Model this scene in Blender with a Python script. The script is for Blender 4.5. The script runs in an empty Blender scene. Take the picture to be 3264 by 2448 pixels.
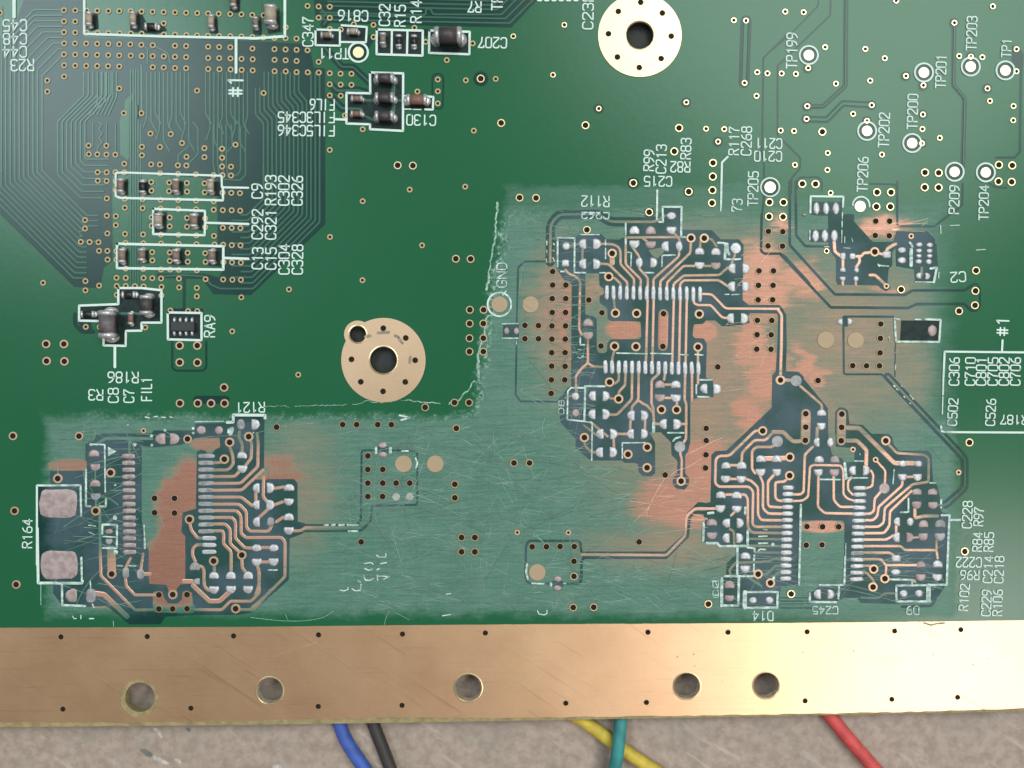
import bpy, bmesh, math, random
from mathutils import Vector
from mathutils.geometry import delaunay_2d_cdt
random.seed(7)
SC = bpy.context.scene
COL = SC.collection
# units: 1 Blender unit = 1 cm; photo pixel (3264 wide) -> board plane z = 0
U = 330.0
H = 7.97
def bx(px): return (px - 1632.0) / U
def by(py): return (1224.0 - py) / U

# ------------------------------------------------------------------ camera
cam = bpy.data.objects.new('camera', bpy.data.cameras.new('camera'))
COL.objects.link(cam)
cam.location = (0, 0, H)
cam.data.lens = 29.0
cam.data.sensor_width = 36.0
cam.data.clip_start = 0.1
cam.data.clip_end = 2000
SC.camera = cam
cam.data.dof.use_dof = True
cam.data.dof.focus_distance = H
cam.data.dof.aperture_fstop = 0.045
SC.render.resolution_x = 1024; SC.render.resolution_y = 768

# ------------------------------------------------------------------ world: dim room
W = bpy.data.worlds.new('World'); SC.world = W; W.use_nodes = True
W.node_tree.nodes['Background'].inputs[0].default_value = (1.0, 0.90, 0.84, 1)
W.node_tree.nodes['Background'].inputs[1].default_value = 0.22

def area(name, loc, target, sx, sy, power, col):
    l = bpy.data.lights.new(name, 'AREA'); l.shape = 'RECTANGLE'
    l.size = sx; l.size_y = sy; l.energy = power; l.color = col
    o = bpy.data.objects.new(name, l); COL.objects.link(o)
    o.location = loc
    o.rotation_euler = (Vector(target) - Vector(loc)).to_track_quat('-Z', 'Y').to_euler()
    return o
# ceiling panels of the room
area('ceiling_panel_lamp', (45, -32, 78), (0, 0, 0), 40, 14, 36000, (1.0, 0.97, 0.92))
area('ceiling_panel_lamp', (38, 46, 90), (0, 0, 0), 58, 44, 80000, (0.86, 1.0, 0.92))
area('ceiling_panel_lamp', (-54, 38, 90), (0, 0, 0), 34, 32, 54000, (0.80, 0.95, 1.0))

SC.view_settings.view_transform = 'Standard'
SC.view_settings.look = 'None'
SC.view_settings.exposure = -0.12
SC.view_settings.gamma = 1.0

# ------------------------------------------------------------------ node helpers
def new_mat(name):
    m = bpy.data.materials.new(name); m.use_nodes = True
    nt = m.node_tree; b = nt.nodes['Principled BSDF']
    return m, nt, b
def sock(nt, a):
    return a
def link(nt, a, inp):
    if isinstance(a, (int, float)): inp.default_value = a
    elif isinstance(a, tuple): inp.default_value = a if len(a) == len(inp.default_value) else (a + (1.0,))
    else: nt.links.new(a, inp)
def mth(nt, op, a, b=0.0, c=0.0, clamp=False):
    n = nt.nodes.new('ShaderNodeMath'); n.operation = op; n.use_clamp = clamp
    link(nt, a, n.inputs[0]); link(nt, b, n.inputs[1]); link(nt, c, n.inputs[2])
    return n.outputs[0]
def vmt(nt, op, a, b=(0, 0, 0)):
    n = nt.nodes.new('ShaderNodeVectorMath'); n.operation = op
    link(nt, a, n.inputs[0]); link(nt, b, n.inputs[1])
    return n.outputs['Value'] if op == 'LENGTH' else n.outputs[0]
def mrange(nt, v, a, b, c=0.0, d=1.0, smooth=True):
    n = nt.nodes.new('ShaderNodeMapRange'); n.interpolation_type = 'SMOOTHSTEP' if smooth else 'LINEAR'
    link(nt, v, n.inputs[0]); n.inputs[1].default_value = a; n.inputs[2].default_value = b
    n.inputs[3].default_value = c; n.inputs[4].default_value = d
    return n.outputs[0]
def noise(nt, vec, scale, detail=3.0, rough=0.5, color=False):
    n = nt.nodes.new('ShaderNodeTexNoise'); link(nt, vec, n.inputs['Vector'])
    n.inputs['Scale'].default_value = scale; n.inputs['Detail'].default_value = detail
    n.inputs['Roughness'].default_value = rough
    return n.outputs['Color' if color else 'Fac']
def mixc(nt, f, a, b, mode='MIX'):
    n = nt.nodes.new('ShaderNodeMix'); n.data_type = 'RGBA'; n.blend_type = mode
    link(nt, f, n.inputs[0]); link(nt, a, n.inputs[6]); link(nt, b, n.inputs[7])
    return n.outputs[2]
def bump(nt, h, strength, dist=0.01):
    n = nt.nodes.new('ShaderNodeBump'); n.inputs['Strength'].default_value = strength
    n.inputs['Distance'].default_value = dist; link(nt, h, n.inputs['Height'])
    return n.outputs[0]

# wear of the board: how far sandpaper went through the mask and into the copper, in board centimetres x 330
def build_wear():
    g = bpy.data.node_groups.new('sanding_wear', 'ShaderNodeTree')
    for nm in ('Scuff', 'Copper', 'TraceCopper', 'Streak', 'Rim', 'Swirl'):
        g.interface.new_socket(nm, in_out='OUTPUT', socket_type='NodeSocketFloat')
    out = g.nodes.new('NodeGroupOutput')
    geo = g.nodes.new('ShaderNodeNewGeometry')
    p = geo.outputs['Position']
    # streaks along x
    st = noise(g, vmt(g, 'MULTIPLY', p, (0.9, 14.0, 1.0)), 1.0, 6.0, 0.62)
    def rotn(ang, sx, sy, sd):
        r = g.nodes.new('ShaderNodeVectorRotate'); r.rotation_type = 'Z_AXIS'; r.inputs['Angle'].default_value = math.radians(ang)
        link(g, p, r.inputs[0]); return noise(g, vmt(g, 'ADD', vmt(g, 'MULTIPLY', r.outputs[0], (sx, sy, 1.0)), (sd, sd, 0)), 1.0, 3.0, 0.65)
    st2 = mth(g, 'ADD', mth(g, 'MULTIPLY', rotn(0, 2.2, 48.0, 0.0), 0.36), mth(g, 'MULTIPLY', rotn(-7, 1.6, 38.0, 5.0), 0.22))
    st2 = mth(g, 'ADD', st2, mth(g, 'MULTIPLY', rotn(24, 2.0, 50.0, 9.0), 0.16))
    st2 = mth(g, 'ADD', st2, mth(g, 'MULTIPLY', rotn(-38, 2.0, 54.0, 13.0), 0.14))
    st2 = mth(g, 'ADD', st2, mth(g, 'MULTIPLY', rotn(88, 3.0, 44.0, 17.0), 0.12))
    st2 = mth(g, 'ADD', mth(g, 'MULTIPLY', mth(g, 'SUBTRACT', st2, 0.5), 1.9), 0.5)
    wn = noise(g, p, 1.6, 5.0, 0.6, color=True)
    w2 = vmt(g, 'MULTIPLY', vmt(g, 'SUBTRACT', wn, (0.5, 0.5, 0.5)), (0.55, 0.40, 0))
    w3 = mth(g, 'MULTIPLY', mth(g, 'SUBTRACT', st, 0.5), 0.6)
    cmb = g.nodes.new('ShaderNodeCombineXYZ'); link(g, w3, cmb.inputs[0])
    q = vmt(g, 'ADD', vmt(g, 'ADD', p, w2), cmb.outputs[0])
    def blob(cx, cy, rx, ry, amp, soft=0.0, src=None):
        v = vmt(g, 'MULTIPLY', vmt(g, 'SUBTRACT', src or q, (bx(cx), by(cy), 0)), (U / rx, U / ry, 0))
        return mrange(g, vmt(g, 'LENGTH', v), soft, 1.45 if soft == 0.0 else 1.25, amp * (1.38 if soft == 0.0 else 1.0), 0.0)
    def comb(lst, op='MAXIMUM'):
        o = lst[0]
        for v in lst[1:]: o = mth(g, op, o, v)
        return o
    def box(x0, y0, x1, y1, soft, src, shear=0.0, amp=1.0):
        s = g.nodes.new('ShaderNodeSeparateXYZ'); link(g, src, s.inputs[0])
        X = s.outputs[0]; Y = s.outputs[1]
        if shear: X = mth(g, 'ADD', X, mth(g, 'MULTIPLY', mth(g, 'SUBTRACT', by(600), Y), shear))
        ax = mth(g, 'SUBTRACT', mth(g, 'ABSOLUTE', mth(g, 'SUBTRACT', X, bx((x0 + x1) / 2))), (x1 - x0) / 2 / U)
        ay = mth(g, 'SUBTRACT', mth(g, 'ABSOLUTE', mth(g, 'SUBTRACT', Y, by((y0 + y1) / 2))), (y1 - y0) / 2 / U)
        return mrange(g, mth(g, 'MAXIMUM', ax, ay), -soft / U, soft / U, amp, 0.0)
    en = noise(g, vmt(g, 'MULTIPLY', p, (1, 1.6, 1)), 4.0, 7.0, 0.7, color=True)
    pe = vmt(g, 'ADD', p, vmt(g, 'MULTIPLY', vmt(g, 'SUBTRACT', en, (0.5, 0.5, 0.5)), (0.34, 0.26, 0)))
    b1 = box(150, 1330, 3040, 1955, 24, pe)
    b2 = box(1622, 625, 3300, 1900, 26, pe, shear=0.15)
    b2 = mth(g, 'MULTIPLY', b2, box(1000, 660, 2990, 2300, 75, pe))
    b4 = mth(g, 'MULTIPLY', box(1612, 596, 2500, 760, 14, pe), 0.42)
    scuff = comb([b1, b2, b4])
    # bright flecks along the torn edges
    rim = mth(g, 'MULTIPLY', mth(g, 'MULTIPLY', scuff, mth(g, 'SUBTRACT', 1.0, scuff)), 4.0)
    fl = mrange(g, noise(g, p, 26.0, 4.0, 0.7), 0.47, 0.66)
    left = box(300, 900, 1620, 1330, 60, p)
    left2 = box(1380, 700, 1720, 1330, 60, p)
    rim = mth(g, 'MULTIPLY', mth(g, 'MULTIPLY', rim, fl), mth(g, 'MAXIMUM', mth(g, 'MULTIPLY', left, 0.6), left2))
    C = [blob(605, 1535, 62, 95, 1.45, 0.3, pe), blob(570, 1620, 82, 120, 1.45, 0.4, pe), blob(570, 1690, 70, 90, 1.4, 0.4, pe), blob(555, 1800, 110, 110, 1.5, 0.5, pe),
         blob(550, 1905, 95, 34, 1.0, 0.4, p), blob(900, 1470, 90, 45, 0.66), blob(890, 1515, 110, 28, 0.95), blob(960, 1560, 170, 330, 0.34),
         blob(225, 1483, 90, 22, 0.8, 0.6, p), blob(660, 1415, 60, 26, 0.8, 0.6, p),
         blob(2230, 1200, 480, 640, 0.50), blob(2700, 1080, 420, 420, 0.45), blob(2500, 1300, 500, 260, 0.42),
         blob(1775, 1000, 120, 330, 0.52), blob(2900, 1180, 170, 260, 0.36), blob(2150, 1740, 330, 130, 0.42),
         blob(2440, 900, 120, 190, 0.97), blob(2560, 880, 80, 110, 0.82), blob(2400, 1090, 75, 130, 0.92),
         blob(2170, 1590, 185, 120, 1.0), blob(2260, 1480, 120, 130, 0.98), blob(2390, 1330, 70, 130, 0.85),
         blob(2440, 1200, 80, 150, 0.9), blob(1806, 1020, 26, 230, 0.9), blob(1990, 1050, 70, 42, 1.2, 0.5, p), blob(2115, 1050, 30, 70, 1.2, 0.5, p), blob(1880, 930, 34, 60, 0.7, 0.2, p),
         blob(2245, 1058, 60, 46, 1.1, 0.4, p), blob(2820, 712, 110, 42, 1.0), blob(2730, 745, 60, 60, 0.9),
         blob(2550, 1180, 60, 110, 0.8), blob(2600, 1215, 50, 70, 0.8), blob(2620, 1678, 85, 22, 0.9, 0.7, p),
         blob(2470, 700, 40, 50, 0.75), blob(2660, 1330, 45, 110, 0.35), blob(2840, 915, 120, 22, 0.62),
         blob(1890, 930, 40, 90, 0.55), blob(2000, 1730, 220, 70, 0.34), blob(2060, 830, 60, 30, 0.3)]
    cop = mth(g, 'MULTIPLY', comb(C), scuff)
    T = [blob(820, 1640, 210, 290, 1.0), blob(2190, 1010, 290, 190, 1.0), blob(1850, 1130, 60, 160, 0.95),
         blob(2440, 1540, 290, 190, 1.0), blob(2760, 1600, 260, 260, 0.95), blob(400, 1850, 260, 110, 0.95),
         blob(2700, 800, 280, 170, 0.95), blob(2100, 1260, 170, 70, 0.85), blob(2440, 1050, 200, 260, 0.9),
         blob(2160, 1420, 120, 170, 0.8), blob(1760, 790, 120, 120, 0.3), blob(2060, 1400, 320, 200, 0.62),
         blob(2900, 1800, 260, 120, 0.7), blob(2060, 830, 330, 200, 0.62), blob(2050, 1780, 450, 90, 0.6),
         blob(700, 1880, 220, 90, 0.75)]
    tc = mth(g, 'MULTIPLY', mth(g, 'MAXIMUM', comb(T), mth(g, 'ADD', cop, 0.15)), scuff)
    # arcs of coarse scratches swung round an elbow-like centre
    def arcs(cx, cy, fr, thr, seed):
        v = vmt(g, 'SUBTRACT', p, (bx(cx), by(cy), 0))
        r = vmt(g, 'LENGTH', v)
        c3 = g.nodes.new('ShaderNodeCombineXYZ')
        link(g, mth(g, 'MULTIPLY', r, fr), c3.inputs[0]); c3.inputs[2].default_value = seed
        a = noise(g, c3.outputs[0], 1.0, 4.0, 0.7)
        m = noise(g, p, 0.9, 2.0, 0.5)
        a = mrange(g, a, thr, thr + 0.10)
        return mth(g, 'MULTIPLY', a, mrange(g, m, 0.40, 0.62))
    sw = comb([arcs(2750, 950, 42, 0.60, 1.0), arcs(1600, 3200, 50, 0.60, 4.0), arcs(2300, 500, 40, 0.62, 9.0), arcs(-900, 900, 46, 0.63, 2.0), arcs(2000, -1500, 60, 0.61, 6.0), arcs(2080, 1250, 36, 0.61, 7.5)])
    for s, v in (('Scuff', scuff), ('Copper', cop), ('TraceCopper', tc), ('Streak', st2), ('Rim', rim), ('Swirl', sw)):
        link(g, v, out.inputs[s])
    return g
WEAR = build_wear()

def wear_node(nt):
    n = nt.nodes.new('ShaderNodeGroup'); n.node_tree = WEAR
    return n.outputs

def copper_stack(name, trace):
    m, nt, b = new_mat(name)
    w = wear_node(nt)
    geo = nt.nodes.new('ShaderNodeNewGeometry'); p = geo.outputs['Position']
    grain = noise(nt, p, 60.0, 2.0, 0.6)
    dust = mrange(nt, noise(nt, p, 34.0, 3.0, 0.8), 0.70, 0.78)
    big = noise(nt, p, 0.7, 3.0, 0.5)
    cop = w['TraceCopper'] if trace else w['Copper']
    if trace: clean = mixc(nt, big, (0.034, 0.108, 0.076), (0.044, 0.122, 0.088))
    else: clean = mixc(nt, big, (0.011, 0.092, 0.040), (0.014, 0.108, 0.050))
    sanded = mixc(nt, mrange(nt, w['Streak'], 0.3, 0.7), (0.060, 0.146, 0.112), (0.104, 0.212, 0.168))
    sanded = mixc(nt, mth(nt, 'MULTIPLY', w['Swirl'], 0.38), sanded, (0.25, 0.42, 0.36))
    sanded = mixc(nt, mrange(nt, noise(nt, p, 2.3, 5.0, 0.65), 0.40, 0.68, 0.0, 0.35), sanded, (0.135, 0.225, 0.185))
    base = mixc(nt, mth(nt, 'MULTIPLY', w['Scuff'], 0.93), clean, sanded)
    base = mixc(nt, mth(nt, 'MULTIPLY', w['Rim'], 0.75), base, (0.42, 0.56, 0.50))
    thin = mixc(nt, w['Streak'], (0.185, 0.165, 0.112), (0.250, 0.215, 0.155))
    cop = mth(nt, 'ADD', cop, mth(nt, 'MULTIPLY', mth(nt, 'SUBTRACT', noise(nt, vmt(nt, 'MULTIPLY', p, (3.0, 11.0, 1.0)), 1.0, 5.0, 0.7), 0.5), mrange(nt, cop, 0.05, 0.5, 0.0, 0.42)))
    f1 = mrange(nt, cop, 0.08, 0.60)
    base = mixc(nt, mth(nt, 'MULTIPLY', f1, 0.85), base, thin)
    cu = mixc(nt, w['Streak'], (0.31, 0.130, 0.092), (0.50, 0.268, 0.200))
    if trace: cu = mixc(nt, w['Streak'], (0.50, 0.265, 0.19), (0.72, 0.45, 0.35))
    cop2 = mth(nt, 'ADD', cop, mth(nt, 'MULTIPLY', mth(nt, 'SUBTRACT', w['Streak'], 0.5), 0.35))
    f2 = mrange(nt, cop2, 0.40, 1.05)
    base = mixc(nt, f2, base, cu)
    base = mixc(nt, mth(nt, 'MULTIPLY', mth(nt, 'MULTIPLY', w['Swirl'], f2), 0.4), base, (0.95, 0.72, 0.58))
    base = mixc(nt, 0.22, base, mixc(nt, 1.0, base, mixc(nt, grain, (0.35, 0.35, 0.35), (1.65, 1.65, 1.65)), 'MULTIPLY'))
    base = mixc(nt, mth(nt, 'MULTIPLY', dust, 0.16), base, (0.35, 0.42, 0.38))
    link(nt, base, b.inputs['Base Color'])
    link(nt, mth(nt, 'MULTIPLY', f2, 0.62), b.inputs['Metallic'])
    ro = mth(nt, 'ADD', mth(nt, 'MULTIPLY', w['Scuff'], 0.24), 0.25)
    ro = mth(nt, 'SUBTRACT', ro, mth(nt, 'MULTIPLY', f2, 0.06))
    link(nt, ro, b.inputs['Roughness'])
    b.inputs['Specular IOR Level'].default_value = 0.30
    hh = mth(nt, 'ADD', mth(nt, 'MULTIPLY', w['Streak'], mth(nt, 'MULTIPLY', w['Scuff'], 1.0)), mth(nt, 'ADD', mth(nt, 'MULTIPLY', grain, 0.12), mth(nt, 'MULTIPLY', noise(nt, p, 16.0, 2.0, 0.5), 0.5)))
    link(nt, bump(nt, hh, 0.25, 0.004), b.inputs['Normal'])
    return m
M_POUR = copper_stack('solder_mask_over_copper', False)
M_TRACE = copper_stack('copper_track', True)

def m_gap():
    m, nt, b = new_mat('etched_laminate')
    w = wear_node(nt)
    geo = nt.nodes.new('ShaderNodeNewGeometry'); p = geo.outputs['Position']
    grain = noise(nt, p, 55.0, 2.0, 0.6)
    pat = noise(nt, p, 2.2, 4.0, 0.55)
    clean = mixc(nt, pat, (0.004, 0.030, 0.026), (0.010, 0.046, 0.040))
    sand = mixc(nt, mrange(nt, pat, 0.35, 0.65), (0.014, 0.056, 0.050), (0.050, 0.086, 0.108))
    base = mixc(nt, w['Scuff'], clean, sand)
    base = mixc(nt, mth(nt, 'MULTIPLY', mth(nt, 'MULTIPLY', w['Swirl'], w['Scuff']), 0.35), base, (0.12, 0.19, 0.20))
    base = mixc(nt, 0.2, base, mixc(nt, 1.0, base, mixc(nt, grain, (0.3, 0.3, 0.3), (1.7, 1.7, 1.7)), 'MULTIPLY'))
    link(nt, base, b.inputs['Base Color'])
    link(nt, mth(nt, 'ADD', mth(nt, 'MULTIPLY', w['Scuff'], 0.26), 0.25), b.inputs['Roughness'])
    link(nt, bump(nt, grain, 0.15, 0.003), b.inputs['Normal'])
    return m
M_GAP = m_gap()
M_GAP.node_tree.nodes['Principled BSDF'].inputs['Specular IOR Level'].default_value = 0.26

def m_gold(name, a, c, rough, scr=0.35, metal=1.0):
    m, nt, b = new_mat(name)
    geo = nt.nodes.new('ShaderNodeNewGeometry'); p = geo.outputs['Position']
    s1 = noise(nt, vmt(nt, 'MULTIPLY', p, (1.2, 30, 1)), 1.0, 5.0, 0.65)
    rot = nt.nodes.new('ShaderNodeVectorRotate'); rot.rotation_type = 'Z_AXIS'; rot.inputs['Angle'].default_value = math.radians(33)
    link(nt, p, rot.inputs[0])
    s2 = noise(nt, vmt(nt, 'MULTIPLY', rot.outputs[0], (0.7, 22, 1)), 1.0, 4.0, 0.6)
    gr = noise(nt, p, 70, 2, 0.6)
    blot = noise(nt, p, 1.5, 4, 0.6)
    base = mixc(nt, blot, a, c)
    base = mixc(nt, mth(nt, 'MULTIPLY', mrange(nt, s2, 0.60, 0.72), scr * 0.8), base, tuple(v * 0.55 for v in a))
    base = mixc(nt, mth(nt, 'MULTIPLY', mrange(nt, s1, 0.56, 0.72), scr * 0.55), base, tuple(v * 0.65 for v in a))
    base = mixc(nt, 0.12, base, mixc(nt, 1.0, base, mixc(nt, gr, (0.4, 0.4, 0.4), (1.6, 1.6, 1.6)), 'MULTIPLY'))
    link(nt, base, b.inputs['Base Color'])
    b.inputs['Metallic'].default_value = metal
    link(nt, mth(nt, 'ADD', rough, mth(nt, 'MULTIPLY', blot, 0.06)), b.inputs['Roughness'])
    link(nt, bump(nt, mth(nt, 'ADD', s1, s2), 0.10 * (scr / 0.35), 0.004), b.inputs['Normal'])
    return m
M_STRIP = m_gold('gold_plated_edge_copper', (0.68, 0.41, 0.24), (0.88, 0.60, 0.38), 0.38, 0.5)
M_GOLD = m_gold('gold_plating', (0.74, 0.56, 0.34), (0.84, 0.66, 0.42), 0.34, 0.08)
M_RING = m_gold('gold_plated_mounting_ring', (0.68, 0.47, 0.31), (0.76, 0.54, 0.37), 0.38, 0.06)
M_CONTACT = m_gold('worn_gold_contact', (0.34, 0.24, 0.155), (0.44, 0.315, 0.21), 0.6, 0.6, 0.15)
M_GOLDD = m_gold('dull_gold_plating', (0.40, 0.29, 0.15), (0.52, 0.39, 0.22), 0.5, 0.08, 0.35)
M_CURING = m_gold('bare_copper_ring', (0.54, 0.35, 0.23), (0.64, 0.43, 0.30), 0.45, 0.2, 0.6)
M_STRIP.node_tree.nodes['Principled BSDF'].inputs['Metallic'].default_value = 0.96

def simple(name, col, rough=0.6, metal=0.0, var=0.25, scale=30.0, bmp=0.0, spec=0.5):
    m, nt, b = new_mat(name)
    geo = nt.nodes.new('ShaderNodeNewGeometry'); p = geo.outputs['Position']
    n = noise(nt, p, scale, 4, 0.6)
    lo = tuple(max(0, v * (1 - var)) for v in col); hi = tuple(min(1, v * (1 + var)) for v in col)
    link(nt, mixc(nt, mrange(nt, n, 0.3, 0.7), lo, hi), b.inputs['Base Color'])
    b.inputs['Roughness'].default_value = rough; b.inputs['Metallic'].default_value = metal
    b.inputs['Specular IOR Level'].default_value = spec
    if bmp: link(nt, bump(nt, n, bmp, 0.01), b.inputs['Normal'])
    return m
M_HOLE = simple('via_barrel_shadow_brown', (0.016, 0.011, 0.006), 0.8, spec=0.2)  # near-black colour paints the shade inside the drilled holes
def m_silk():
    m, nt, b = new_mat('white_legend_ink')
    w = wear_node(nt); geo = nt.nodes.new('ShaderNodeNewGeometry'); p = geo.outputs['Position']
    n = noise(nt, p, 22.0, 4, 0.65)
    c = mixc(nt, n, (0.50, 0.61, 0.57), (0.66, 0.77, 0.73))
    worn = mth(nt, 'MULTIPLY', mth(nt, 'MULTIPLY', w['Scuff'], mrange(nt, noise(nt, vmt(nt, 'MULTIPLY', p, (1, 1.6, 1)), 14.0, 4, 0.65), 0.38, 0.60)), 0.72)
    link(nt, mixc(nt, worn, c, (0.13, 0.22, 0.19)), b.inputs['Base Color']); b.inputs['Roughness'].default_value = 0.6
    return m
M_SILK = m_silk()
M_TIN = simple('tinned_solder', (0.52, 0.50, 0.53), 0.48, metal=0.45, var=0.16, scale=22, bmp=0.5)
M_TINP = simple('pinkish_sanded_tin', (0.38, 0.29, 0.29), 0.55, metal=0.3, var=0.22, scale=16, bmp=0.3)
M_TINW = simple('worn_grey_tin', (0.30, 0.29, 0.30), 0.6, metal=0.2, var=0.3, scale=12, bmp=0.1)
M_FR4 = simple('bare_laminate_edge', (0.27, 0.21, 0.10), 0.75, var=0.25, scale=12, bmp=0.2)
M_KEEP = simple('bare_dark_laminate', (0.010, 0.022, 0.022), 0.5, var=0.4, scale=14, spec=0.2)
M_WALL = simple('hole_wall', (0.46, 0.36, 0.28), 0.7, var=0.3, scale=25)
M_BLACK = simple('black_housing_plastic', (0.014, 0.015, 0.014), 0.7, var=0.2)
M_CAPBR = simple('brown_ceramic', (0.20, 0.145, 0.115), 0.55, var=0.18, scale=20)
M_CAPBE = simple('beige_ceramic', (0.36, 0.29, 0.225), 0.55, var=0.15, scale=20)
M_CAPDK = simple('dark_brown_ferrite', (0.055, 0.045, 0.048), 0.5, var=0.2, scale=20)
M_CAPRD = simple('reddish_ceramic', (0.20, 0.105, 0.085), 0.55, var=0.2, scale=20)
M_RES = simple('black_resistor_film', (0.016, 0.017, 0.018), 0.4, var=0.2)
M_LUMP = simple('grey_purple_ferrite', (0.12, 0.098, 0.110), 0.5, var=0.25, scale=14, bmp=0.4)
M_TERM = simple('silver_terminal', (0.62, 0.60, 0.62), 0.38, metal=0.6, var=0.15, scale=25, bmp=0.3)
M_FILLED = simple('grey_filled_via', (0.34, 0.35, 0.33), 0.6, var=0.25, scale=40)

# ------------------------------------------------------------------ object helpers
def mesh_obj(name, verts, faces, mat, parent=None, smooth=False, kind=None, label=None):
    me = bpy.data.meshes.new(name); me.from_pydata(verts, [], faces); me.materials.append(mat)
    if smooth:
        for pl in me.polygons: pl.use_smooth = True
    me.update()
    o = bpy.data.objects.new(name, me); COL.objects.link(o)
    if parent: o.parent = parent
    if kind: o['kind'] = kind
    if label: o['label'] = label
    return o
def data_obj(name, me, parent, loc=(0, 0, 0), rz=0.0, label=None):
    o = bpy.data.objects.new(name, me); COL.objects.link(o); o.parent = parent
    o.location = loc; o.rotation_euler = (0, 0, rz)
    if label: o['label'] = label
    return o

# current tile frame
F = [0.0, 0.0, 1.0]
def T(x0, y0, k): F[0], F[1], F[2] = x0, y0, k
def tile(r, c):
    if r == 3: T([0, 800, 1600, 2400][c], 1800, 2.56)
    else: T([0, 800, 1600, 2464][c], r * 600, 2.765)
def pn(x, y): return (F[0] + x / F[2], F[1] + y / F[2])
def P(s):
    out = []
    for t in s.split():
        a, b = t.split(','); out.append(pn(float(a), float(b)))
    return out
def to3(pts, z): return [(bx(x), by(y), z) for x, y in pts]

def rounded(pts, r, closed=False):
    if len(pts) < 3: return list(pts)
    n = len(pts); out = []
    rng = range(n) if closed else range(1, n - 1)
    if not closed: out.append(pts[0])
    for i in rng:
        a, b, c = Vector(pts[i - 1]), Vector(pts[i]), Vector(pts[(i + 1) % n])
        da, dc = (a - b), (c - b)
        la, lc = da.length, dc.length
        if la < 1e-6 or lc < 1e-6: continue
        t = min(r, la * 0.45, lc * 0.45)
        p0 = b + da / la * t; p2 = b + dc / lc * t
        out.append(tuple(p0)); out.append(tuple((p0 + p2) * 0.25 + b * 0.5)); out.append(tuple(p2))
    if not closed: out.append(pts[-1])
    return out

def ribbon_geo(pts, w, closed=False, cap=True, prof=None):
    """flat strip with mitred joins; prof = list of (across -1..1, dz)"""
    prof = prof or [(-1, 0), (1, 0)]
    P2 = [Vector(p) for p in pts]
    Q = [P2[0]]
    for p in P2[1:]:
        if (p - Q[-1]).length > 0.05: Q.append(p)
    if closed and len(Q) > 2 and (Q[0] - Q[-1]).length < 0.05: Q.pop()
    n = len(Q); hw = w / 2
    verts = []; faces = []
    if n < 2: return verts, faces
    m = len(prof)
    def normal(d): return Vector((-d.y, d.x))
    rows = []
    for i in range(n):
        if closed: d0 = (Q[i] - Q[i - 1]).normalized(); d1 = (Q[(i + 1) % n] - Q[i]).normalized()
        else:
            d0 = (Q[i] - Q[i - 1]).normalized() if i > 0 else None
            d1 = (Q[i + 1] - Q[i]).normalized() if i < n - 1 else None
            d0 = d0 or d1; d1 = d1 or d0
        n0, n1 = normal(d0), normal(d1)
        nn = (n0 + n1)
        if nn.length < 0.2: nn = n0
        nn.normalize()
        sc = min(2.0, 1.0 / max(0.35, nn.dot(n0)))
        rows.append([(Q[i] + nn * (hw * sc * a), dz) for a, dz in prof])
    if cap and not closed:
        d = (Q[0] - Q[1]).normalized(); nn = normal((Q[1] - Q[0]).normalized())
        pre = []
        for ang in (0.75, 0.35):
            pre.append([(Q[0] + d * hw * math.sin(ang * math.pi / 2) + nn * (hw * math.cos(ang * math.pi / 2) * a), dz) for a, dz in prof])
        rows = pre + rows
        d = (Q[-1] - Q[-2]).normalized(); nn = normal(d)
        for ang in (0.35, 0.75):
            rows.append([(Q[-1] + d * hw * math.sin(ang * math.pi / 2) + nn * (hw * math.cos(ang * math.pi / 2) * a), dz) for a, dz in prof])
    for r in rows: verts += r
    R = len(rows)
    for i in range(R if closed else R - 1):
        j = (i + 1) % R
        for k in range(m - 1):
            faces.append((i * m + k, i * m + k + 1, j * m + k + 1, j * m + k))
    return verts, faces

TPROF = [(-1, -0.0022), (-0.72, 0), (0.72, 0), (1, -0.0022)]
def ribbon(name, pts, w, z, mat, parent, closed=False, prof=None, r=None, label=None):
    if r: pts = rounded(pts, r, closed)
    v, f = ribbon_geo(pts, w, closed, True, prof)
    return mesh_obj(name, [(bx(a.x), by(a.y), z + dz) for a, dz in v], [tuple(reversed(q)) for q in f], mat, parent, label=label)

def poly_obj(name, pts, z, mat, parent, r=0, holes=(), label=None):
    """flat polygon with holes, constrained triangulation; photo pixels"""
    if r: pts = rounded(pts, r, True)
    def ccw(q):
        A = sum(q[i].x * q[(i + 1) % len(q)].y - q[(i + 1) % len(q)].x * q[i].y for i in range(len(q)))
        return q if A > 0 else q[::-1]
    vs = ccw([Vector((bx(x), by(y))) for x, y in pts]); faces = [list(range(len(vs)))]
    for h in holes:
        s = len(vs); vs += ccw([Vector((bx(x), by(y))) for x, y in h]); faces.append(list(range(s, len(vs))))
    ov, oe, of, a, b, c = delaunay_2d_cdt(vs, [], faces, 1 if not holes else 1, 1e-6, True)
    keep = []
    nh = len(holes)
    for i, q in enumerate(of):
        ids = c[i]
        if any(k > 0 for k in ids): continue
        if not ids: continue
        keep.append(tuple(q))
    fz = []
    for q in keep:
        A = sum((ov[q[i]].x * ov[q[(i + 1) % len(q)]].y - ov[q[(i + 1) % len(q)]].x * ov[q[i]].y) for i in range(len(q)))
        fz.append(q if A > 0 else tuple(reversed(q)))
    return mesh_obj(name, [(v.x, v.y, z) for v in ov], fz, mat, parent, label=label)

def circ(cx, cy, r, n=32): return [(cx + r * math.cos(2 * math.pi * i / n), cy + r * math.sin(2 * math.pi * i / n)) for i in range(n)]

CNT = {'gap': 0, 'tr': 0, 'isl': 0, 'silk': 0}
def zz(k, base, step, mod):
    CNT[k] += 1
    return base + step * (CNT[k] % mod)

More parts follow.
